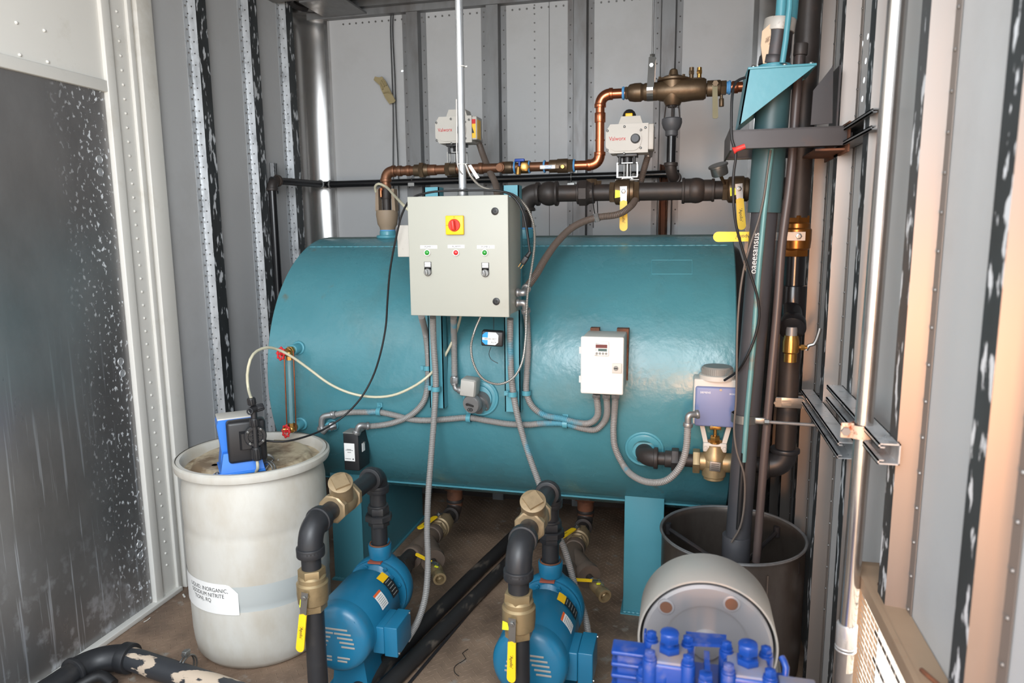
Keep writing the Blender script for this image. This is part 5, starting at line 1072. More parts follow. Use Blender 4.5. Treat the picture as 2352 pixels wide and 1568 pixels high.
for px in (1587, 1605):
    x = xx(px); mb = MB(); mb.cyl((x, yc, zt_), (x, yc, zt_+.022), .009); mb.hex((x, yc, zt_+.02), (x, yc, zt_+.034), .012, bev=.001); mb.cyl((x, yc, zt_+.034), (x, yc, B2(px, 155).z), .0095); child('test_cock', mb, M['brassbright'] if px > 1600 else M['bronze'], t)
# shutoff after it with vertical lever and bleeder
mb = MB(); mb.hex((xx(1614), yc, zb2), (xx(1622), yc, zb2), .034, bev=.002); mb.cyl((xx(1610), yc, zb2), (xx(1625), yc, zb2), .022); mb.cyl((xx(1623), yc, zb2), (xx(1655), yc, zb2), .032, bev=.003); mb.hex((xx(1655), yc, zb2), (xx(1668), yc, zb2), .030, bev=.002)
v = thing('ball_valve', 'aged bronze ball valve with a grey green lever right of the backflow preventer', 'valve', (xx(1640), yc, zb2-.03)); child('valve_body', mb, M['bronze'], v)
mb = MB(); q = PY(1643, 192, yc-.035); mb.hex(q+V(0, .02, 0), q+V(0, -.008, 0), .012); child('stem_nut', mb, M['bronze'], v)
a, b = PY(1642, 195, yc-.036), PY(1643, 272, yc-.036); mb = MB(); mb.prism([a+V(-.010, 0, 0), a+V(.010, 0, 0), b+V(.011, 0, .004), b+V(.006, 0, 0), b+V(-.006, 0, 0), b+V(-.011, 0, .004)], (0, .005, 0)); child('lever', mb, mat('worn_olive_lever', (122, 116, 88), .55, .2, .15, 20), v)
mb = MB(); q = PY(1657, 218, yc-.01); mb.cyl(q, PY(1657, 228, yc-.01), .006); mb.cyl(PY(1657, 226, yc-.01), PY(1657, 245, yc-.01), .010, bev=.002); child('bleed_cock', mb, M['bronze'], v)
mb = MB(); mb.torus((xx(1675), yc, zb2), (1, 0, 0), cr+.002, .006, n=24); mb.cyl((xx(1668), yc, zb2), (xx(1674), yc, zb2), .024); 
child('blue_sealant', mb, M['blue_tape'], v, label='blue thread sealant')
mb = MB(); mb.torus((xx(1432), yc, zb2), (1, 0, 0), cr+.001, .006, n=24); child('blue_sealant', mb, M['blue_tape'], t, label='blue thread sealant')
xq = PY(1782, 200, yc).x
mb = MB(); mb.cyl((xx(1677), yc, zb2), (xq, yc, zb2), cr); mb.cyl((xx(1680), yc, zb2), (xx(1695), yc, zb2), cr+.004, bev=.001)
solo('copper_stub', mb, M['copper'], 'copper pipe entering behind the teal bracket at the top right', 'pipe')
# relief drain: cup funnel, frame, pipe down and elbow
t = thing('drain_funnel', 'dark air gap drain funnel and pipe hanging under the backflow preventer', 'drain', PY(1548, 400, yc))
x = xx(1545); zf0, zf1, zf2 = B2(1545, 242).z, B2(1545, 272).z, B2(1545, 302).z
mb = MB(); mb.cyl((x, yc, zb2-.055), (x, yc, zf0-.008), .019); mb.cyl((x, yc, zf0), (x, yc, zf0+.008), .027, bev=.002)
for s_ in (-1, 1): mb.cyl((x+s_*.026, yc, zf0), (x+s_*.032, yc, zf1), .003, n=8)
mb.cyl((x, yc-.02, zf0), (x, yc-.03, zf1), .003, n=8); child('air_gap_frame', mb, M['iron'], t)
mb = MB(); mb.lathe((x, yc, zf1+.002), (0, 0, -1), [(0, .036), (.004, .041), (.02, .042), (.04, .036), (.052, .026), (.056, .026), (.07, .026), (.074, .022)], n=36, caps=False); mb.lathe((x, yc, zf1), (0, 0, -1), [(0, .036), (.02, .036), (.04, .02)], n=30); child('funnel_cup', mb, mat('grey_funnel', (74, 76, 80), .5), t)
zp = B2(1548, 375).z; mb = MB(); mb.cyl((x, yc, zf1-.07), (x, yc, zp), .019); child('pipe', mb, M['glosspipe'], t)
mb = MB(); e = V(x, yc, zp-.02); mb.arc((x, yc, zp-.045), (x, yc, zp), (x+.018, yc+.045, zp-.06), .024, bead=.005); child('elbow', mb, M['iron'], t)
# threaded hanger rod and clevis
t = thing('pipe_hanger', 'zinc clevis hanger on a long threaded rod holding the backflow preventer', 'hanger', PY(1492, 130, yc))
xh = xx(1497); zh = B2(1497, 133).z
mb = MB(); mb.cyl((xh, yc, zh), (PY(1502, 0, yc).x, yc, ZC), .0045, n=10); child('threaded_rod', mb, M['galv_dull'], t)
mb = MB(); mb.hex((xh, yc, zh-.004), (xh, yc, zh+.014), .012, bev=.001); child('nut', mb, M['steel'], t)
mb = MB(); mb.prism([(xh-.014, yc-.02, zh), (xh+.014, yc-.02, zh), (xh+.010, yc-.045, zb2+.01), (xh-.018, yc-.045, zb2+.01)], (0, .002, 0)); mb.bb((xh-.014, yc-.02, zh-.002), (xh+.014, yc+.02, zh)); mb.prism([(xh-.014, yc+.02, zh), (xh+.014, yc+.02, zh), (xh+.010, yc+.045, zb2+.01), (xh-.018, yc+.045, zb2+.01)], (0, -.002, 0))
n = 12; pts = [V(xh-.006, yc+.046*math.cos(PI+PI*k/n), zb2+.01+.046*math.sin(PI+PI*k/n)) for k in range(n+1)]
for k in range(n): a, b = pts[k], pts[k+1]; mb.prism([a+V(-.013, 0, 0), a+V(.013, 0, 0), b+V(.013, 0, 0), b+V(-.013, 0, 0)], ((a+b)/2-V(xh-.006, yc, zb2+.01)).normalized()*.002)
mb.hex((xh-.002, yc-.022, zh-.035), (xh-.002, yc-.034, zh-.035), .009); child('clevis', mb, M['steel'], t)
# ------------------------------------------------------------------ thin glossy black pipe round the left corner and along the back wall
t = thing('glossy_pipe', 'thin glossy black pipe dropping on the left wall and running along the back wall', 'pipe', PX(630, 700, -2.1))
xw = -2.11; E0 = PX(624, 414, xw); yE = E0.y; zE = E0.z
cz = PY(748, 424, 3.83); cz.x = PY(748, 424, 3.83).x; zE2 = cz.z
mb = MB(); mb.cyl((xw, yE, zE-.04), (xw, yE, .0), .0215); child('drop_pipe', mb, M['glosspipe'], t)
mb = MB(); mb.arc((xw, yE, zE), (xw, yE, zE-.05), V(xw, yE, zE)+(cz-V(xw, yE, zE)).normalized()*.05, .026, bead=.005); child('elbow', mb, M['iron'], t)
mb = MB(); mb.cyl(V(xw, yE, zE), cz, .0195); child('corner_pipe', mb, M['glosspipe'], t)
xr_ = PY(1560, 399, 3.83).x
mb = MB(); mb.cyl(cz, (xr_, 3.83, zE2+.008), .0195); child('wall_pipe', mb, M['glosspipe'], t)
mb = MB(); mb.sphere(cz, .0205); dd = (V(xw, yE, zE)-cz).normalized(); mb.torus(cz+dd*.05, dd, .021, .005); mb.torus(cz+V(.03, 0, 0), (1, 0, 0), .021, .005); child('coupling', mb, M['galv_dull'], t)
for px, py in ((978, 400), (947, 415), (1313, 404)):
    q = PY(px, 410, 3.82)
for px, nm in ((948, 'left'), (1313, 'right')):
    q = PY(px, 407, 3.83); mb = MB(); mb.bb((q.x-.018, 3.80, q.z-.05), (q.x+.018, 3.90, q.z-.032)); mb.bb((q.x-.018, 3.895, q.z-.05), (q.x+.018, 3.905, q.z+.04)); mb.torus(q, (1, 0, 0), .023, .0035, n=24); mb.box(q+V(0, -.0, .032), (.02, .02, .02), bev=.003)
    solo('pipe_strap', mb, M['steel'], 'zinc strap holding the glossy black pipe to the %s back wall rib' % ('leftmost' if nm == 'left' else 'third'), 'strap')
# strut pieces: left wall, back wall
def strut(a, b, w, dep, up, m, lab, nm='strut_channel', open_=True, grp=None):
    """channel from a to b; up = direction of width, opening away from back = dep vector"""
    a, b, up, dep = Vector(a), Vector(b), Vector(up).normalized()*w/2, Vector(dep); mb = MB(); d = b-a
    nrm = dep.normalized()*.003; u3 = up.normalized()*.003; l3 = up.normalized()*.010
    def slab(p, q, th): mb.prism([p, q, q+th, p+th], d)
    slab(a-up, a+up, nrm); slab(a-up, a-up+dep, u3); slab(a+up, a+up+dep, -u3); slab(a-up+dep, a-up+dep+l3, -nrm); slab(a+up+dep, a+up+dep-l3, -nrm); slab(a-up+dep+l3, a-up+dep+l3-nrm*4, -u3); slab(a+up+dep-l3, a+up+dep-l3-nrm*4, u3)
    return solo(nm, mb, m, lab, 'strut', grp)
q0, q1 = PX(626, 375, -2.155), PX(630, 445, -2.155)
strut((-2.165, q0.y, q1.z), (-2.165, q0.y, q0.z), .03, (.03, 0, 0), (0, 1, 0), M['galv'], 'short bright strut piece on the left wall behind the black elbow')
q0, q1 = PY(1524, 380, 3.80), PY(1524, 420, 3.80)
strut((q0.x, 3.905, PY(1524, 545, 3.9).z), (q0.x, 3.905, PY(1524, 378, 3.9).z), .045, (0, -.035, 0), (1, 0, 0), M['rust'], 'rust streaked strut hanging on the rightmost back wall rib')
# ------------------------------------------------------------------ large dark steel run with two hand valves
ys = 3.12
t = thing('steel_main', 'large dark steel pipe run over the tank top right of the cabinet', 'pipe', (RSX, ys, 1.60))
zs = PY(1435, 441, ys).z; zs0 = zs
def XS(px): return PY(px, 441, ys).x
sr = .040
mb = MB(); mb.cyl((RSX, ys, 1.585), (RSX, ys, zs-.05), .036); child('riser', mb, M['iron'], t)
mb = MB(); mb.torus((RSX, ys, 1.605), (0, 0, 1), .038, .005); child('thread_sealant', mb, M['blue_tape'], t)
mb = MB(); mb.arc((RSX, ys, zs), (RSX, ys, zs-.07), (RSX+.07, ys, zs), sr+.006, bead=.006); child('elbow', mb, M['iron'], t)
mb = MB(); mb.cyl((RSX+.06, ys, zs), (XS(1425), ys, zs), sr-.004); child('pipe', mb, M['iron'], t)
xb_ = XS(1262); mb = MB(); mb.sphere((xb_, ys-.01, zs), sr+.014, sc=(1, 1, .98), n=28); mb.cyl((xb_, ys-.005, zs), (XS(1278), ys, zs), sr+.008); mb.cyl((XS(1275), ys, zs), (XS(1282), ys, zs), sr+.014, bev=.003); child('street_elbow', mb, M['iron'], t)
mb = MB(); mb.cyl((XS(1326), ys, zs), (XS(1332), ys, zs), sr+.008, bev=.002); mb.lathe((XS(1330), ys, zs), (1, 0, 0), [(0, .050), (.004, .058), (.036, .058), (.042, .052), (.06, .047), (.062, .040)], n=8, ph=.3); mb.cyl((XS(1352), ys, zs), (XS(1366), ys, zs), sr+.006, bev=.002); child('union', mb, M['iron'], t)
x = XS(1359); mb = MB(); mb.hex((x, ys, zs+.03), (x, ys, zs+.058), .025, bev=.002); mb.hex((x+.03, ys, zs+.03), (x+.03, ys, zs+.05), .013); child('brass_plug', mb, M['bronze'], t)
mb = MB(); mb.cyl((XS(1445), ys, zs), (XS(1690), ys, zs), sr-.002); mb.cyl((XS(1566), ys, zs), (XS(1573), ys, zs), sr+.014, bev=.003); mb.sphere((XS(1598), ys-.005, zs), sr+.013, n=28); mb.cyl((XS(1570), ys, zs), (XS(1600), ys, zs), sr+.010); mb.cyl((XS(1600), ys, zs), (XS(1640), ys, zs), sr+.004); mb.cyl((XS(1634), ys, zs), (XS(1641), ys, zs), sr+.008, bev=.003); child('pipe', mb, M['iron'], t)
xq = PY(1800, 430, ys).x
mb = MB(); mb.cyl((XS(1690), ys, zs), (xq, ys, zs), sr-.006); mb.cyl((xq-.03, ys, zs), (xq+.01, ys, zs), sr+.005, bev=.003); child('pipe', mb, M['iron'], t)
for px, w, lab, dx in ((1435, 46, 'bronze ball valve with hanging yellow lever in the steel run, below the right motorised actuator', .0), (1695, 46, 'bronze ball valve with hanging yellow lever beside the sleeved tall tube', .05)):
    c = V(XS(px), ys, zs); hz = .165 if px < 1500 else .15
    ball_valve(lab, c, (1, 0, 0), sr-.001, .125, (0, -1, 0), (.02 if px < 1500 else .10, 0, -1), .165, .034, m='bronze', tag_=V(-.016, 0, .004), strap=.28)
# cable ties looped over the steel pipe
mb = MB(); x = XS(1367); mb.torus((x, ys, zs-.035), (1, 0, .1), .075, .0022, n=36, m=6); mb.cyl((x, ys-.06, zs-.10), (x+.002, ys-.07, zs-.15), .002); solo('cable_tie', mb, M['rubber'], 'black cable tie slung round the steel main and the brown conduit', 'cable tie')
# ------------------------------------------------------------------ motorised valve actuators
def actuator(cx, cy, cz, lab, dome, conduit_side, s=1.0, full=True):
    t = thing('valve_actuator', lab, 'actuator', (cx, cy, cz-.25), 'pale grey electric valve actuators')
    mb = MB(); a = .006
    # wide case: left bevelled, with side box on the right
    pts = []
    W, H = .175*s, .118*s; x0 = cx-.093*s; z0 = cz-H/2
    for (px, pz) in ((.018, 0), (W, 0), (W, H), (.018, H), (0, H-.028), (0, .028)): pts.append(V(x0+px*s if px != W else x0+W, cy-.052*s, z0+pz*(s if pz != H else 1)))
    mb.prism(pts, (0, .104*s, 0)); cs = child('case', mb, M['boxgrey'], t)
    mb = MB(); mb.bb((x0+W-.004, cy-.045*s, z0+.012*s), (x0+W+.022*s, cy+.045*s, z0+H-.002), .004); child('terminal_cover', mb, M['boxgrey'], t)
    mb = MB(); mb.prism([(x0+.05*s, cy-.042*s, z0+H-.002), (x0+.152*s, cy-.042*s, z0+H-.002), (x0+.14*s, cy-.038*s, z0+H+.032*s), (x0+.062*s, cy-.038*s, z0+H+.032*s)], (0, .085*s, 0)); child('top_housing', mb, M['boxgrey'], t)
    # raised oval front
    oc = V(x0+.085*s, cy-.052*s, z0+H*.46); mb = MB(); P = []
    for k in range(16): an = PI/2+PI*k/15; P.append(oc+V(-.04*s+.036*s*math.cos(an), 0, .046*s*math.sin(an)))
    for k in range(16): an = -PI/2+PI*k/15; P.append(oc+V(.028*s+.036*s*math.cos(an), 0, .046*s*math.sin(an)))
    mb.prism(P, (0, -.005*s, 0)); fr = child('front_plate', mb, M['boxgrey'], t)
    mb = MB()
    text_mb(mb, 'Valworx', .0235*s, flat(oc+V(-.036*s, -.0055*s, .004*s), (1, 0, 0), (0, 0, 1)), .0003, xs=.86); mb2 = child('lettering', mb, M['redink'], fr, label='red printed lettering')
    mb = MB(); mb.lathe(oc+V(.038*s, -.004*s, .002*s), (0, -1, 0), [(0, .020*s), (.003, .020*s), (.012*s, .017*s), (.016*s, .015*s), (.016*s, 0)], n=32); child('indicator_knob', mb, M['boxgrey2'] if False else mat('charcoal_knob', (62, 66, 72), .45), t)
    for (dx, dz) in ((-.078, .038), (-.078, -.04), (-.008, .052), (-.008, -.056), (.06, .036), (.06, -.036), (.078, .045)):
        mb = MB(); q = oc+V(dx*s, 0.0, dz*s); mb.lathe(q, (0, -1, 0), [(-.002, .005*s), (.003, .005*s), (.004, .003*s), (.002, .0015)], n=12); child('screw', mb, M['steel'], t)
    if dome:
        mb = MB(); q = V(x0+.092*s, cy, z0+H+.03*s); mb.lathe(q, (0, 0, 1), [(0, .028*s), (.012, .028*s), (.024*s, .023*s), (.033*s, .013*s), (.036*s, 0)], n=28); dm = child('position_dome', mb, M['black'], t)
        mb = MB(); mb.bb((q.x-.014*s, cy-.0295*s, q.z+.001), (q.x+.016*s, cy-.018*s, q.z+.016*s), .003); child('yellow_window', mb, M['signyellow'], dm)
    else:
        mb = MB(); q = V(x0+W+.0225*s, cy-.01, z0+H*.5); mb.box(q, (.0012, .05*s, .085*s)); wl = child('warning_sticker', mb, M['signyellow'], t)
        mb = MB(); mb.box((x0+W+.0, cy-.0456*s, z0+H*.5), (.034*s, .0012, .08*s)); w2 = child('warning_sticker', mb, M['signyellow'], t, label='yellow and red warning sticker'); mb = MB(); mb.box((x0+W, cy-.0466*s, z0+H*.78), (.034*s, .0008, .02*s)); child('sticker_band', mb, M['redink'], w2); mb = MB(); mb.prism([(x0+W-.010*s, cy-.0466*s, z0+H*.35), (x0+W+.010*s, cy-.0466*s, z0+H*.35), (x0+W, cy-.0466*s, z0+H*.60)], (0, -.0006, 0)); child('warning_symbol', mb, M['ink'], w2)
    zb = z0; xm = x0+.088*s
    mb = MB(); mb.box((xm, cy, zb-.006*s), (.085*s, .075*s, .014*s), bev=.002); mb.cyl((xm, cy, zb-.012*s), (xm, cy, zb-.04*s), .02*s)
    for dx in (-.03, .03): mb.cyl((xm+dx*s, cy-.03*s, zb-.01*s), (xm+dx*s, cy-.03*s, zb-.042*s), .006*s)
    child('mounting_block', mb, M['black'], t)
    mb = MB(); zz = zb-.038*s; h = .058*s
    for (a, b) in (((-.042, 0), (.042, 0)), ((-.042, -1), (.042, -1))): mb.box((xm, cy, zz+a[1]*h), (.088*s, .045*s, .004))
    for sx in (-1, 1):
        mb.box((xm+sx*.042*s, cy-.019*s, zz-h/2), (.004, .006*s, h)); mb.box((xm+sx*.042*s, cy+.019*s, zz-h/2), (.004, .006*s, h))
    child('stainless_bracket', mb, M['steel'], t)
    mb = MB(); mb.cyl((xm, cy, zb-.03*s), (xm, cy, zz-h-.02*s), .009*s); mb.cyl((xm-.014*s, cy, zb-.04*s), (xm-.014*s, cy, zz-h), .003); mb.cyl((xm+.014*s, cy, zb-.04*s), (xm+.014*s, cy, zz-h), .003)
    for sx in (-1, 1): mb.hex((xm+sx*.028*s, cy-.01, zz-h-.006), (xm+sx*.028*s, cy-.01, zz-h+.016), .007*s)
    child('drive_stem', mb, M['steel'], t)
    return t, xm, zz-h
t1, x1, z1 = actuator(PY(1445, 321, ys).x, ys, PY(1445, 321, ys).z, 'pale grey electric valve actuator with black dome above the steel main', True, 1)
q = PY(1445, 415, ys)
mb = MB(); mb.prism([(x1-.030, ys-.01, z1), (x1+.030, ys-.01, z1), (x1+.014, ys-.01, z1-.028), (x1-.014, ys-.01, z1-.028)], (0, .02, 0)); mb.cyl((x1, ys, z1-.02), (x1, ys, zs+sr), .014); mb.hex((x1, ys, zs+sr+.002), (x1, ys, zs+sr+.016), .02)
for dx in (-.05, .05): mb.cyl((x1+dx, ys-.01, zs+sr+.010), (x1, ys-.01, zs+sr+.010), .004)
child('valve_neck', mb, M['steel'], t1)
ya2 = 3.24
t2, x2, z2 = actuator(PY(1052, 301, ya2).x, ya2, PY(1052, 301, ya2).z, 'pale grey electric valve actuator half hidden by the white conduit pole', False, 1)
mb = MB(); mb.cyl((x2, ya2, z2+.01), (x2, ya2, zl+.0), .012); mb.hex((x2, ya2, zl+.02), (x2, ya2, zl+.04), .02); child('valve_neck', mb, M['steel'], t2)
mb = MB(); mb.cyl((x2-.05, ya2, zl), (x2+.05, ya2, zl), .03, bev=.003); mb.cyl((x2+.02, ya2, zl), (x2+.02, yc, zl), .018); child('valve_body', mb, M['bronze'], t2)
# ------------------------------------------------------------------ upturned gauge beside the sleeved tube
P = PY(1652, 391, 3.0); t = thing('pressure_gauge', 'round silver pressure gauge tilted upwards above the right hand valve', 'gauge', P)
d = (V(.25, -.35, .9)-V(0, 0, 0)); d = V(-.28, -.30, 1).normalized()
mb = MB(); mb.lathe(P-d*.02, d, [(0, .030), (.004, .033), (.034, .033), (.036, .0385), (.042, .0385), (.044, .036), (.044, 0)], n=40); child('case', mb, M['steel'], t)
mb = MB(); mb.cyl(P-d*.018, PY(1665, 425, 3.1), .007); child('stem', mb, M['bronze'], t)
# ------------------------------------------------------------------ cords and glove on the back wall
mb = MB(); mb.tube([PY(899, 8, 3.93), PY(897, 60, 3.93), PY(900, 160, 3.93), PY(903, 260, 3.93), PY(903, 400, 3.93), PY(905, 560, 3.93)], .0035, n=8)
solo('wall_cable', mb, M['rubber'], 'black cable hanging down the back wall, the left one of two', 'cord', 'two black cords on the back wall')
mb = MB(); mb.tube([PY(905, 4, 3.925), PY(902, 60, 3.925), PY(907, 180, 3.925), PY(910, 280, 3.925), PY(915, 400, 3.925), PY(917, 560, 3.925)], .0035, n=8)
solo('wall_cable', mb, M['rubber'], 'black cable hanging down the back wall, the right one of two', 'cord', 'two black cords on the back wall')
g = lambda px, py: PY(px, py, 3.915)
mb = MB(); pts = [(862, 176), (872, 178), (878, 176), (886, 186), (893, 200), (900, 214), (909, 231), (906, 236), (895, 239), (886, 226), (877, 208), (873, 196), (866, 190), (859, 184)]
P = [g(a, b) for a, b in pts]; mb.prism(P, (0, -.006, 0))
for a, b, c, d_ in ((876, 186, 884, 200), (874, 192, 881, 206), (879, 183, 889, 197)): mb.tube([g(a, b)+V(0, -.007, 0), g(c, d_)+V(0, -.009, 0)], .005, n=8)
mb.tube([g(882, 214)+V(0, -.008, 0), g(892, 212)+V(0, -.012, 0), g(901, 216)+V(0, -.008, 0)], .004, n=8)
solo('latex_glove', mb, M['glove'], 'dried yellowish glove stuck to the back wall behind the hanging cords', 'glove')
# ceiling corner clutter at the top left of the back wall
mb = MB(); c = PY(742, 6, 3.72); mb.torus((XL+.17, YB-.17, 2.85), (0, 0, 1), .135, .018, n=40, m=8); solo('corner_ring', mb, M['blackstl'], 'dark bent rod in the upper left corner of the back wall', 'rod')
mb = MB(); mb.bb((XL+.16, 3.62, 2.805), (XL+.42, 3.90, 2.815)); mb.bb((XL+.20, 3.5, 2.82), (XL+.24, 3.9, 2.86)); solo('corner_gusset', mb, M['galv_dull'], 'dull gusset plate under the ceiling in the left back corner', 'plate')
# ------------------------------------------------------------------ stainless open tub
TC = V(.188, 2.52, 0); TR_ = .250; TH = .515
t = thing('steel_tub', 'round open stainless steel tub with wet dark inside under the tall tubes', 'tub', TC)
mb = MB(); mb.lathe(TC, (0, 0, 1), [(0, .0), (0, .215), (.015, .232), (.05, .243), (.12, .247), (TH-.02, .247), (TH, .250), (TH+.006, .254), (TH+.008, .249), (TH, .244), (TH-.02, .242), (.12, .242), (.05, .238), (.02, .225), (.012, .0)], n=96, caps=False); child('tub_wall', mb, M['stain'], t, ang=50)
mb = MB(); mb.torus(TC+V(0, 0, TH+.003), (0, 0, 1), .249, .0055, n=90, m=8); child('rolled_rim', mb, M['galv_dull'], t)
mb = MB(); mb.box(TC+V(.10, -.229, .28), (.004, .004, .40)); child('seam', mb, M['stain'], t)
mb = MB(); mb.lathe(TC, (0, 0, 1), [(.20, .0), (.20, .240)], n=64, caps=False); m_ = mat('murky_liquid', (58, 44, 32), .06, 0, .2, 8, spec=.6); child('liquid', mb, m_, t)
for a, b, lab in (((1548, 1192), (1670, 1222), 'left'), ((1728, 1190), (1668, 1260), 'right')):
    pass
SK0 = V(PY(1690, 1270, 2.41).x, 2.41, .36); SKx = lambda px, py: PY(px, py, 2.41)
for ang in (2.85, .75, -.55):
    a = TC+V(.236*math.cos(ang), .236*math.sin(ang), .485 if ang > 2 else .47); mb = MB(); mb.tube([a, SK0+V(0, 0, .06)], .008, n=8, smooth=False); mb.cyl(a+V(0, 0, -.02), a+V(0, 0, .02), .012); child('spider_arm', mb, M['blackstl'], t)
# ------------------------------------------------------------------ tall sleeved skimmer tube standing in the tub
t = thing('tall_tube', 'tall black tube with teal upper sleeve standing in the steel tub', 'tube', SK0)
p1, p2, p3, p4 = SKx(1690, 1270), SKx(1737, 700), SKx(1756, 481), SKx(1781, 160)
p0 = V(p1.x, 2.41, .36)
mb = MB(); mb.tube([p0, p1.lerp(p2, .5), p3], .041, n=36, smooth=False); mb.cyl(p0+V(0, 0, .05), p0+V(0, 0, .20), .047, bev=.003); lowt = child('lower_tube', mb, M['blackstl2'] if 'blackstl2' in M else M['pvc'], t)
mb = MB(); mb.cyl(p0+V(0, 0, .03), p0+V(0, 0, .05), .06, bev=.003); mb.cyl(p0+V(0, 0, -.04), p0+V(0, 0, .04), .03); child('foot_strainer', mb, M['rubber'], t)
mb = MB(); mb.tube([p3+(p2-p3).normalized()*.01, p4], .0505, n=36, smooth=False); child('upper_sleeve', mb, M['wood'], t)
mb = MB(); d_ = (p3-p2).normalized(); fw = V(0, -1, 0)
def tt(u, v, q): 
    a = (p2+(p3-p2)*.55)+d_*(-u)+fw*.0; an = v/.041-.55
    return a+V(math.sin(an)*(.0418+q), -math.cos(an)*(.0418+q), 0)
text_mb(mb, 'oaeesansus', .032, lambda u, v, q: tt(-u, -v, q), .0001, xs=.9); child('handwriting', mb, M['label'], lowt, label='white paint handwriting')
# head above the wedge
h0, h1, h2, h3 = SKx(1779, 140), SKx(1788, 75), SKx(1793, 45), SKx(1793, 45)
mb = MB(); mb.cyl(SKx(1776, 152), SKx(1780, 132), .046, bev=.002); mb.cyl(SKx(1779, 140), h1, .0425); child('head_tube', mb, M['blackstl'], t)
mb = MB(); mb.cyl(h1, h2, .0465, bev=.002); child('tape_band', mb, mat('soiled_silver_tape', (176, 172, 166), .5, .2, .05, 8, dirt=(110, 74, 48), dirt_amt=.8, dscale=20, dlo=.58, dhi=.68), t)
mb = MB(); mb.cyl(h2, V(h2.x+.02, 2.41, ZC), .0165); mb.cyl(V(h2.x+.02, 2.43, h2.z), V(h2.x+.045, 2.43, ZC), .03); child('shaft_tube', mb, M['teal2'], t)
a = SKx(1772, 100); mb = MB(); P = [SKx(1748, 78), SKx(1766, 62), SKx(1768, 78), SKx(1765, 150), SKx(1750, 152), SKx(1745, 110)]; mb.prism([V(q.x, 2.375, q.z) for q in P], (0, .006, 0)); child('paper_flap', mb, mat('aged_paper', (206, 180, 152), .7, 0, .08, 30, dirt=(90, 60, 40), dirt_amt=.7, dscale=30, dlo=.6, dhi=.66), t)
def R2(px, py, y=2.352): return PY(px, py, y)
solo('teal_rod', MB().tube([R2(1817, -40), R2(1813, 20), R2(1805, 90), R2(1797, 145)], .0085, n=14, smooth=False), M['teal2'], 'thin teal rod beside the silver banded head above the wedge bracket', 'rod')
solo('teal_rod', MB().tube([R2(1772, 340), R2(1756, 480), R2(1741, 640), R2(1731, 790), R2(1716, 950), R2(1708, 1060)], .0088, n=14, smooth=False), M['tealrod'] if 'tealrod' in M else M['wood2'] if 'wood2' in M else M['teal2'], 'long thin teal rod running down the front of the tall black tube', 'rod')
mb = MB(); mb.tube([R2(1708, 1040), R2(1702, 1120), R2(1696, 1215, 2.36)], .008, n=12); solo('probe_lead', mb, M['rubber'], 'grey black lead continuing below the long teal rod into the tub', 'cable')
# ------------------------------------------------------------------ teal wedge bracket
yw = 2.30; t = thing('wedge_bracket', 'teal triangular wedge bracket with bolted top plate at the top right', 'bracket', PY(1700, 290, yw))
W = [PY(a, b, yw) for a, b in ((1719, 160), (1872, 160), (1697, 288))]; th = .19
zt = W[0].z; W[1].z = zt
xa, xb, zb, xl = W[0].x, W[1].x, W[2].z, W[2].x
mb = MB(); mb.prism([(xa, yw, zt), (xb, yw, zt), (xl, yw, zb)], (0, .005, 0)); mb.prism([(xa, yw+th, zt), (xb, yw+th, zt), (xl, yw+th, zb)], (0, .005, 0)); mb.prism([(xa, yw, zt), (xa+.005, yw, zt), (xl+.005, yw, zb+.004), (xl, yw, zb)], (0, th, 0)); child('gusset', mb, M['teal2'], t)
mb = MB(); mb.bb((xa-.002, yw-.004, zt), (xb+.004, yw+th+.01, zt+.007), .002); tp = child('top_plate', mb, M['teal2'], t)
for (x, y) in ((xa+.015, yw+.01), ((xa+xb)/2+.01, yw+.01), (xb-.01, yw+.01), (xa+.015, yw+th-.01), (xb-.01, yw+th-.01)): mb = MB(); mb.lathe((x, y, zt+.006), (0, 0, 1), [(0, .008), (.004, .008), (.008, .004), (.008, 0)], n=14); child('bolt', mb, M['steel'], tp)
mb = MB(); mb.cyl((SKx(1779, 140).x, 2.41, zt+.006), (SKx(1779, 140).x, 2.41, zt+.030), .050, bev=.003); child('collar', mb, M['teal2'], tp)
# small black pipe with union passing the plate
q = PY(1838, 140, 2.42); t = thing('return_pipe', 'slim dark pipe with a coupling passing down beside the wedge bracket into the tub', 'pipe', V(PY(1737, 1290, 2.38).x, 2.38, .36))
L = [(1838, 112), (1834, 160), (1824, 300), (1814, 420), (1796, 560), (1786, 700), (1770, 880), (1752, 1090), (1737, 1290)]
mb = MB(); P = [PY(a, b, 2.42-.05*i/8) for i, (a, b) in enumerate(L)]; mb.tube(P, .0135, n=18); child('pipe', mb, M['pvcbrown'] if 'pvcbrown' in M else M['iron'], t)
mb = MB(); a = PY(1838, 128, 2.42); mb.cyl(a, PY(1840, 100, 2.42), .021, bev=.003); mb.cyl(PY(1836, 150, 2.42), a, .016); child('coupling', mb, M['iron'], t)
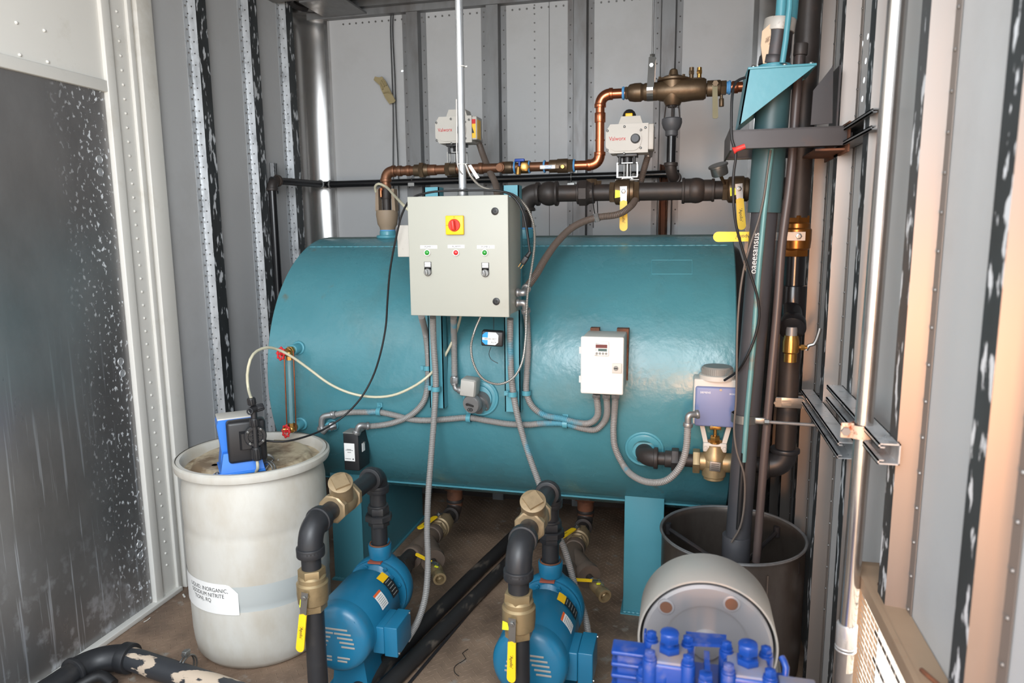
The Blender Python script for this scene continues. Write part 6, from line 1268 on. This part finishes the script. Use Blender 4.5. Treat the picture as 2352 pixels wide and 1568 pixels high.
# ------------------------------------------------------------------ black welded support frame
yf = 2.26; t = thing('support_frame', 'black steel frame welded from channel carrying the wedge bracket', 'frame', PY(1690, 350, yf))
a, b = PY(1683, 304, yf), PY(1958, 282, yf); zt2 = (a.z+b.z)/2; hh = .054; xL_, xR_ = a.x, .478
mb = MB(); mb.bb((xL_, yf, zt2-hh), (xR_-.03, yf+.005, zt2)); mb.bb((xL_, yf, zt2-hh), (xR_-.03, yf+.035, zt2-hh+.005)); mb.bb((xL_, yf, zt2-.005), (xR_-.03, yf+.035, zt2)); child('front_channel', mb, M['blackstl'], t)
mb = MB(); mb.bb((xL_, yf+.36, zt2-hh), (xR_-.03, yf+.365, zt2)); mb.bb((xL_, yf+.335, zt2-hh), (xR_-.03, yf+.36, zt2-hh+.005)); child('rear_channel', mb, M['blackstl'], t)
mb = MB(); mb.bb((xL_-.006, yf, zt2-hh-.004), (xL_, yf+.37, zt2+.012)); child('end_plate', mb, M['blackstl'], t)
mb = MB(); mb.bb((xR_-.04, yf-.02, zt2-hh-.02), (xR_-.035, yf+.34, zt2+.01)); mb.bb((xR_-.12, yf+.02, zt2-hh-.012), (xR_-.03, yf+.28, zt2-hh-.006)); child('wall_angle', mb, M['rust'], t)
g = [PY(1868, 208, yf+.06), PY(1914, 150, yf+.06), PY(1912, 283, yf+.06), PY(1862, 287, yf+.06)]
mb = MB(); mb.prism([(q.x, yf+.06, q.z) for q in g], (0, .005, 0)); mb.prism([(.418, yf+.06, zt2), (.418, yf+.06, g[1].z), (.423, yf+.06, g[1].z), (.423, yf+.06, zt2)], (0, .12, 0)); child('gusset_plate', mb, M['blackstl'], t)
q = PX(1985, 300, .45)
strut((.478, q.y-.17, zt2-.028), (.478, q.y+.28, zt2-.028), .05, (-.05, 0, 0), (0, 0, 1), M['rust2'] if 'rust2' in M else M['galv_dull'], 'rusty strut on the right wall behind the galvanised standpipe, end facing the viewer')
# ------------------------------------------------------------------ tall dark supply pipe with valves
yp = yo
t = thing('supply_pipe', 'thick dark vertical pipe against the right wall, elbowed to the brass control valve', 'pipe', PY(1800, 1070, yp))
ex = PY(1801, 1065, yp).x; zc0 = PY(1545, 1058, yp).z
zc0 = n_out.z-.012
mb = MB(); mb.cyl((xv+.055, yp, zc0), (ex-.05, yp, zc0), .029); child('pipe', mb, M['iron'], t)
mb = MB(); mb.arc((ex, yp, zc0), (ex-.065, yp, zc0), (ex, yp, zc0+.065), .043, bead=.007); child('elbow', mb, M['pvc'], t)
def Sx(px, py): return PY(px, py, yp)
tp_ = Sx(1858, 0); xp = (Sx(1830, 500).x+ex)/2
def xz(py, px=1825): q = Sx(px, py); return q.z
mb = MB(); mb.cyl((ex, yp, zc0+.05), (ex, yp, xz(745)), .034); child('pipe', mb, M['iron'], t)
mb = MB(); mb.cyl((ex, yp, xz(658)), (ex, yp, xz(580)), .033); child('pipe', mb, M['glosspipe'], t)
mb = MB(); mb.cyl((ex, yp, xz(500)), (Sx(1860, 0).x*.5+ex*.5, yp, ZC), .038); child('pipe', mb, M['iron'], t)
mb = MB(); mb.cyl((ex, yp, xz(752)), (ex, yp, xz(655)), .044, bev=.004); mb.cyl((ex-.004, yp, xz(700)), (ex-.012, yp-.10, xz(742)), .034); mb.cyl((ex-.009, yp-.075, xz(733)), (ex-.013, yp-.11, xz(746)), .044, bev=.004); child('tee', mb, M['glosspipe'], t)
tq = V(ex-.013, yp-.105, xz(748))
v = thing('drain_valve', 'small brass drain valve with bent silver lever pointing down from the dark supply pipe', 'valve', tq-V(0, 0, .12))
mb = MB(); mb.cyl(tq+V(0, 0, .01), tq-V(0, 0, .022), .018); child('nipple', mb, M['galv_dull'], v)
mb = MB(); mb.lathe(tq-V(0, 0, .018), (0, 0, -1), [(0, .022), (.02, .026), (.055, .026), (.06, .021), (.088, .021), (.088, .017), (.06, .016), (.05, 0)], n=32); mb.cyl(tq+V(0, 0, -.055), tq+V(.05, 0, -.058), .007); mb.hex(tq+V(.03, 0, -.057), tq+V(.042, 0, -.057), .010); child('valve_body', mb, M['brassbright'], v)
mb = MB(); mb.tube([tq+V(.048, 0, -.066), tq+V(.056, 0, -.05), tq+V(.070, -.003, -.045), tq+V(.080, -.004, -.02), tq+V(.086, -.004, .008)], .006, n=8); child('lever', mb, M['steel'], v)
zz = xz(542); bc = V(ex, yp, zz)
v = ball_valve('bright brass ball valve with a long horizontal yellow lever on the dark supply pipe', bc, (0, 0, 1), .034, .135, (0, -1, 0), (-1, 0, .0), .27, .034, m='brassb2' if 'brassb2' in M else 'brass', strap=.40)
# pipe clamp and rod arm
q = PY(1805, 925, yp-.04); mb = MB(); mb.box((ex-.0, yp-.037, q.z), (.085, .004, .036), bev=.001); mb.box((ex-.035, yp-.042, q.z+.002), (.02, .006, .03)); mb.hex((ex-.045, yp-.04, q.z), (ex-.045, yp-.05, q.z), .006)
for dz in (-.006, .006): mb.box((ex-.008, yp-.04, q.z+dz), (.03, .002, .005))
mb.prism([(ex+.04, yp-.035, q.z+.018), (ex+.075, yp-.035, q.z-.012), (ex+.065, yp-.035, q.z-.02), (ex+.035, yp-.035, q.z-.018)], (0, .004, 0)); solo('pipe_clamp', mb, M['steel'], 'slotted zinc clamp round the dark supply pipe at the arm strut', 'clamp')
strut((.365, yp+.0, q.z-.001), (.478, yp+.0, q.z-.001), .045, (0, .04, 0), (0, 0, 1), M['galv_dull'], 'short cross strut from the dark supply pipe to the wall strut')
strut((.44, 1.93, 1.024), (.44, 2.56, 1.024), .045, (-.042, 0, 0), (0, 0, 1), M['galv'], 'dusty strut along the right wall, the one farther from the viewer', grp='dusty struts on the right wall')
strut((.44, 1.55, 1.135), (.44, 2.12, 1.135), .045, (-.042, 0, 0), (0, 0, 1), M['galv'], 'dusty strut along the right wall behind the galvanised standpipe', grp='dusty struts on the right wall')
c = SKx(1712, 958); t = thing('ring_clamp', 'steel ring clamp holding the tall black tube with a threaded rod to the wall strut', 'clamp', c)
mb = MB(); mb.lathe(V(SKx(1712, 958).x, 2.41, c.z-.014), (0, 0, 1), [(0, .0435), (0, .047), (.028, .047), (.028, .0435)], n=40, caps=False); mb.box((SKx(1742, 958).x+.006, 2.375, c.z), (.045, .012, .024), bev=.005); mb.hex((SKx(1752, 958).x, 2.36, c.z), (SKx(1752, 958).x+.014, 2.36, c.z), .010); child('ring', mb, M['steel'], t)
a = V(SKx(1752, 960).x, 2.365, c.z); b = V(.425, 2.37, c.z-.004); mb = MB(); mb.cyl(a, b, .0055); mb.cyl(b, b+V(-.004, 0, 0), .020); child('threaded_rod', mb, M['galv_dull'], t)
# ------------------------------------------------------------------ galvanised standpipe by the right wall
ps = [PX(2064, -20, .40), PX(2001, 700, .40), PX(1966, 1050, .40), PX(1947, 1400, .40)]
yy = 1.70; zb_ = .0
t = thing('standpipe', 'shiny galvanised vertical standpipe in front of the right wall ribs', 'pipe', (.395, yy, 0))
mb = MB(); mb.cyl((.397, yy, .55), (.418, yy, ZC), .0195); child('pipe', mb, M['polish'], t)
zc1 = PX(1940, 1445, .397).z
mb = MB(); mb.cyl((.397, yy, zc1-.028), (.397, yy, zc1+.028), .0235, bev=.002); mb.torus((.397, yy, zc1-.03), (0, 0, 1), .0215, .003); mb.torus((.397, yy, zc1-.038), (0, 0, 1), .0215, .003); child('coupling', mb, M['galv'], t)
mb = MB(); mb.cyl((.397, yy, 0), (.397, yy, zc1-.03), .0195); child('pipe', mb, M['galv_dull'], t)
zq = PX(1975, 985, .397).z
mb = MB(); mb.lathe((.397, yy, zq-.016), (0, 0, 1), [(0, .0215), (0, .025), (.030, .025), (.030, .0215)], n=36, caps=False); mb.tube([(.415, yy-.012, zq), (.43, yy-.02, zq-.004), (.44, yy-.03, zq-.012), (.44, yy-.034, zq-.02)], .007, n=8); mb.box((.366, yy-.012, zq+.001), (.028, .006, .036), bev=.003); cl = child('clamp', mb, M['rustclamp'] if 'rustclamp' in M else M['galv_dull'], t)
mb = MB(); mb.hex((.362, yy-.012, zq), (.362, yy-.022, zq), .010); child('bolt', mb, M['galv_dull'], cl)
# ------------------------------------------------------------------ cables on the right
cb = [PY(1712, 178, 2.29), PY(1690, 188, 2.28), PY(1682, 220, 2.26), PY(1680, 270, 2.25), PY(1681, 320, 2.245), PY(1690, 352, 2.245), PY(1684, 410, 2.25), PY(1688, 500, 2.26), PY(1703, 565, 2.28), PY(1722, 625, 2.30), PY(1738, 675, 2.31), PY(1744, 725, 2.32), PY(1732, 780, 2.33), PY(1712, 825, 2.34), PY(1690, 855, 2.40), PY(1664, 873, 2.455)]
t = thing('actuator_cable', 'black cable with a red taped spot drooping from the wedge bracket to the lavender actuator', 'cable', cb[-1]); child('cable', MB().tube(cb, .0042, n=10), M['rubber'], t)
q = PY(1696, 341, 2.24); mb = MB(); mb.tube([q+V(-.014, 0, -.006), q, q+V(.018, 0, .006)], lambda i: .0075 if i else .011, n=12); child('red_tape', mb, mat('red_tape', (226, 60, 54), .5), t, label='red tape spot')
cb = [PY(1770, 345, 2.34), PY(1762, 400, 2.34), PY(1755, 450, 2.34), PY(1741, 510, 2.34), PY(1724, 560, 2.33), PY(1708, 620, 2.33), PY(1698, 690, 2.33), PY(1693, 780, 2.33), PY(1692, 860, 2.33), PY(1690, 930, 2.33), PY(1686, 985, 2.33), PY(1693, 1040, 2.33), PY(1708, 1085, 2.33), PY(1710, 1150, 2.34), PY(1700, 1210, 2.34), PY(1680, 1245, 2.35)]
solo('level_cable', MB().tube(cb, .0035, n=10), M['greycable'] if 'greycable' in M else M['rubber'], 'thin grey brown cable hanging beside the tall tube down into the tub', 'cable')
# ------------------------------------------------------------------ high pressure pump: grey drum coupling and blue head, foreground
t = thing('grey_motor_drum', 'large satin grey motor drum with two round holes in its face, foreground right', 'motor', (.066, 1.56, .54))
DCX, DY0, DZC, DRR = .068, 1.50, .690, .150
mb = MB(); mb.lathe((DCX, DY0, DZC), (0, 1, 0), [(.02, DRR-.006), (0, DRR-.004), (0, DRR), (.004, DRR+.001), (.135, DRR+.001), (.145, DRR-.006), (.145, 0)], n=90, caps=False); child('drum_shell', mb, M['greypaint'], t)
mb = MB(); mb.lathe((DCX, DY0, DZC), (0, 1, 0), [(.02, 0), (.02, DRR-.002)], n=60, caps=False); child('shadow_gap', mb, M['dark'], t)
mb = MB(); mb.lathe((DCX, DY0-.004, DZC), (0, 1, 0), [(.026, DRR-.010), (.006, DRR-.010), (0, DRR-.016), (0, .095), (.003, .090), (.006, .086), (.006, .036), (.0, .034), (-.006, .030), (-.008, .022), (-.008, 0)], n=90, caps=False); fc = child('face_plate', mb, M['greyface'], t)
for px, py in ((1530, 1393), (1680, 1386)):
    q = PY(px, py, DY0-.004); mb = MB(); mb.lathe(q, (0, -1, 0), [(-.002, .0185), (.002, .018), (.003, .015), (.003, .0135)], n=32, caps=False); child('boss', mb, M['greyface'], fc)
    mb = MB(); mb.cyl(q+V(0, -.0005, 0), q+V(0, -.0026, 0), .0135); child('bolt_hole', mb, M['hole'], fc, label='rusty round hole')
mb = MB(); mb.prism([(DCX-.10, DY0+.02, .42), (DCX+.10, DY0+.02, .42), (DCX+.06, DY0+.02, DZC-.08), (DCX-.06, DY0+.02, DZC-.08)], (0, .10, 0)); mb.bb((DCX-.16, 1.05, .38), (DCX+.16, 1.66, .42)); child('pedestal', mb, M['greypaint'], t)
t = thing('equipment_stand', 'grey steel stand carrying the blue pump head and motor drum', 'stand', (DCX, 1.35, 0))
for dx in (-.14, .14):
    for y in (1.10, 1.60): mb = MB(); mb.bb((DCX+dx-.02, y-.02, 0), (DCX+dx+.02, y+.02, .38)); child('leg', mb, M['greypaint'], t)
a = PZ(1795, 1412, .33); b = PZ(1860, 1590, .33)
mb = MB(); mb.tube([V(.30, 2.1, .30), V(.262, 1.5, .33), V(.24, 1.25, .345)], .011, n=4, smooth=False); solo('flat_bar', mb, M['greypaint'], 'slanting grey flat bar right of the motor drum', 'bar')
t = thing('blue_pump_head', 'bright blue finned high pressure pump head with domed valve caps, foreground right', 'pump', (DCX, 1.2, .42))
yb0 = 1.24
zt = .800
mb = MB(); mb.bb((DCX-.15, 1.02, .43), (DCX+.16, 1.40, .715), .012); child('crankcase', mb, M['bblue'], t)
def Zb(px, py): return PZ(px, py, zt)
def block(x0, x1, y0, y1, nm):
    mb = MB(); mb.mat(0); mb.bb((x0, y0, zt-.075), (x1, y1, zt-.002), .006); mb.mat(1); mb.bb((x0+.004, y0+.004, zt-.01), (x1-.004, y1-.004, zt+.002), .003)
    mb.mat(0)
    for x in (x0+.004, x1-.004):
        for y in (y0+.006, y1-.006): mb.cyl((x, y, zt-.075), (x, y, zt+.004), .0135, bev=.002)
    b = child('cylinder_block', mb, [M['bblue'], M['bbluedust']], t)
    for x in (x0+.004, x1-.004):
        for y in (y0+.006, y1-.006): mb = MB(); mb.cyl((x, y, zt+.004), (x, y, zt+.009), .012, bev=.001); mb.hex((x, y, zt+.008), (x, y, zt+.020), .0105, bev=.0015); mb.sphere((x, y, zt+.020), .007, sc=(1, 1, .3), n=12, m=6); child('head_bolt', mb, M['bblue'], b)
    xm, ym = (x0+x1)/2, (y0+y1)/2+.005
    mb = MB(); mb.hex((xm, ym, zt+.002), (xm, ym, zt+.014), .021, bev=.002); mb.cyl((xm, ym, zt+.014), (xm, ym, zt+.024), .011); mb.hex((xm, ym, zt+.022), (xm, ym, zt+.040), .019, bev=.002); mb.lathe((xm, ym, zt+.039), (0, 0, 1), [(0, .018), (.003, .0165), (.006, .010), (.0065, 0)], n=24); child('valve_cap', mb, M['bblue'], b)
qa, qb = Zb(1492, 1468), Zb(1585, 1480); qc = Zb(1483, 1520)
block(qa.x, qb.x, qc.y, qa.y, 'l')
qd, qe, qf = Zb(1663, 1492), Zb(1764, 1508), Zb(1667, 1552)
block(qd.x, qe.x, qf.y, qd.y, 'r')
# bridge plate and centre tie bolt
mb = MB(); p_ = [Zb(1575, 1462), Zb(1668, 1470), Zb(1668, 1494), Zb(1586, 1490)]; mb.prism([V(q.x, q.y, zt+.006) for q in p_], (0, 0, .006)); c1 = Zb(1623, 1494); c2 = Zb(1621, 1545); mb.bb((c1.x-.005, c2.y, zt-.03), (c1.x+.005, c1.y, zt+.0)); mb.cyl((c2.x, c2.y, zt-.06), (c2.x, c2.y, zt-.010), .013, bev=.002); mb.hex((c2.x, c2.y, zt-.01), (c2.x, c2.y, zt+.0), .013, bev=.001); child('bridge_plate', mb, M['bblue'], t)
# fins on the left and right
x1_ = qc.x-.012; fy_ = PZ(1430, 1503, .79).y
for k in range(5):
    mb = MB(); z = zt-.010-k*.024; mb.bb((x1_-.055, fy_, z-.004), (x1_+.015, fy_+.045, z+.004), .003); child('cooling_fin', mb, M['bblue'], t)
mb = MB(); mb.bb((x1_-.045, fy_+.008, zt-.14), (x1_+.02, fy_+.04, zt-.012), .004); mb.bb((x1_+.004, qa.y+.0, zt-.05), (x1_+.009, qa.y+.02, zt+.012), .002); child('fin_core', mb, M['bblue'], t)
for k in range(3):
    mb = MB(); z = zt-.006-k*.024; mb.bb((qe.x+.012, qf.y-.05, z-.005), (qe.x+.075, qf.y+.03, z+.004), .0035); child('cooling_fin', mb, M['bbluedust'], t)
mb = MB(); mb.bb((qe.x+.010, qf.y-.045, zt-.09), (qe.x+.065, qf.y+.025, zt-.012), .004); mb.tube([(qe.x+.022, qf.y+.03, zt-.02), (qe.x+.026, qf.y+.035, zt+.010), (qe.x+.020, qf.y+.05, zt+.020)], .006, n=10); child('fin_core', mb, M['bblue'], t)
# lower front pair of caps
q1, q2, q3 = PZ(1480, 1543, .765), PZ(1528, 1552, .762), PZ(1580, 1552, .765)
mb = MB(); mb.bb((q1.x-.01, q1.y-.06, .69), (q3.x+.01, q1.y+.012, .752), .006); child('lower_block', mb, M['bbluedust'], t)
for q, r in ((q1, .013), (q2, .024), (q3, .012)):
    mb = MB(); mb.cyl((q.x, q.y, .75), (q.x, q.y, .762), r*1.2, bev=.001); mb.hex((q.x, q.y, .76), (q.x, q.y, .775), r, bev=.002); mb.sphere((q.x, q.y, .774), r*.8, sc=(1, 1, .4)); child('front_cap', mb, M['bblue'], t)
mb = MB(); q = PZ(1770, 1560, .775); mb.cyl((q.x, q.y-.02, .72), (q.x, q.y-.02, .775), .016, bev=.002); mb.bb((PZ(1650, 1566, .75).x, q.y-.08, .69), (q.x+.03, q.y-.01, .752), .006); child('lower_block', mb, M['bbluedust'], t)
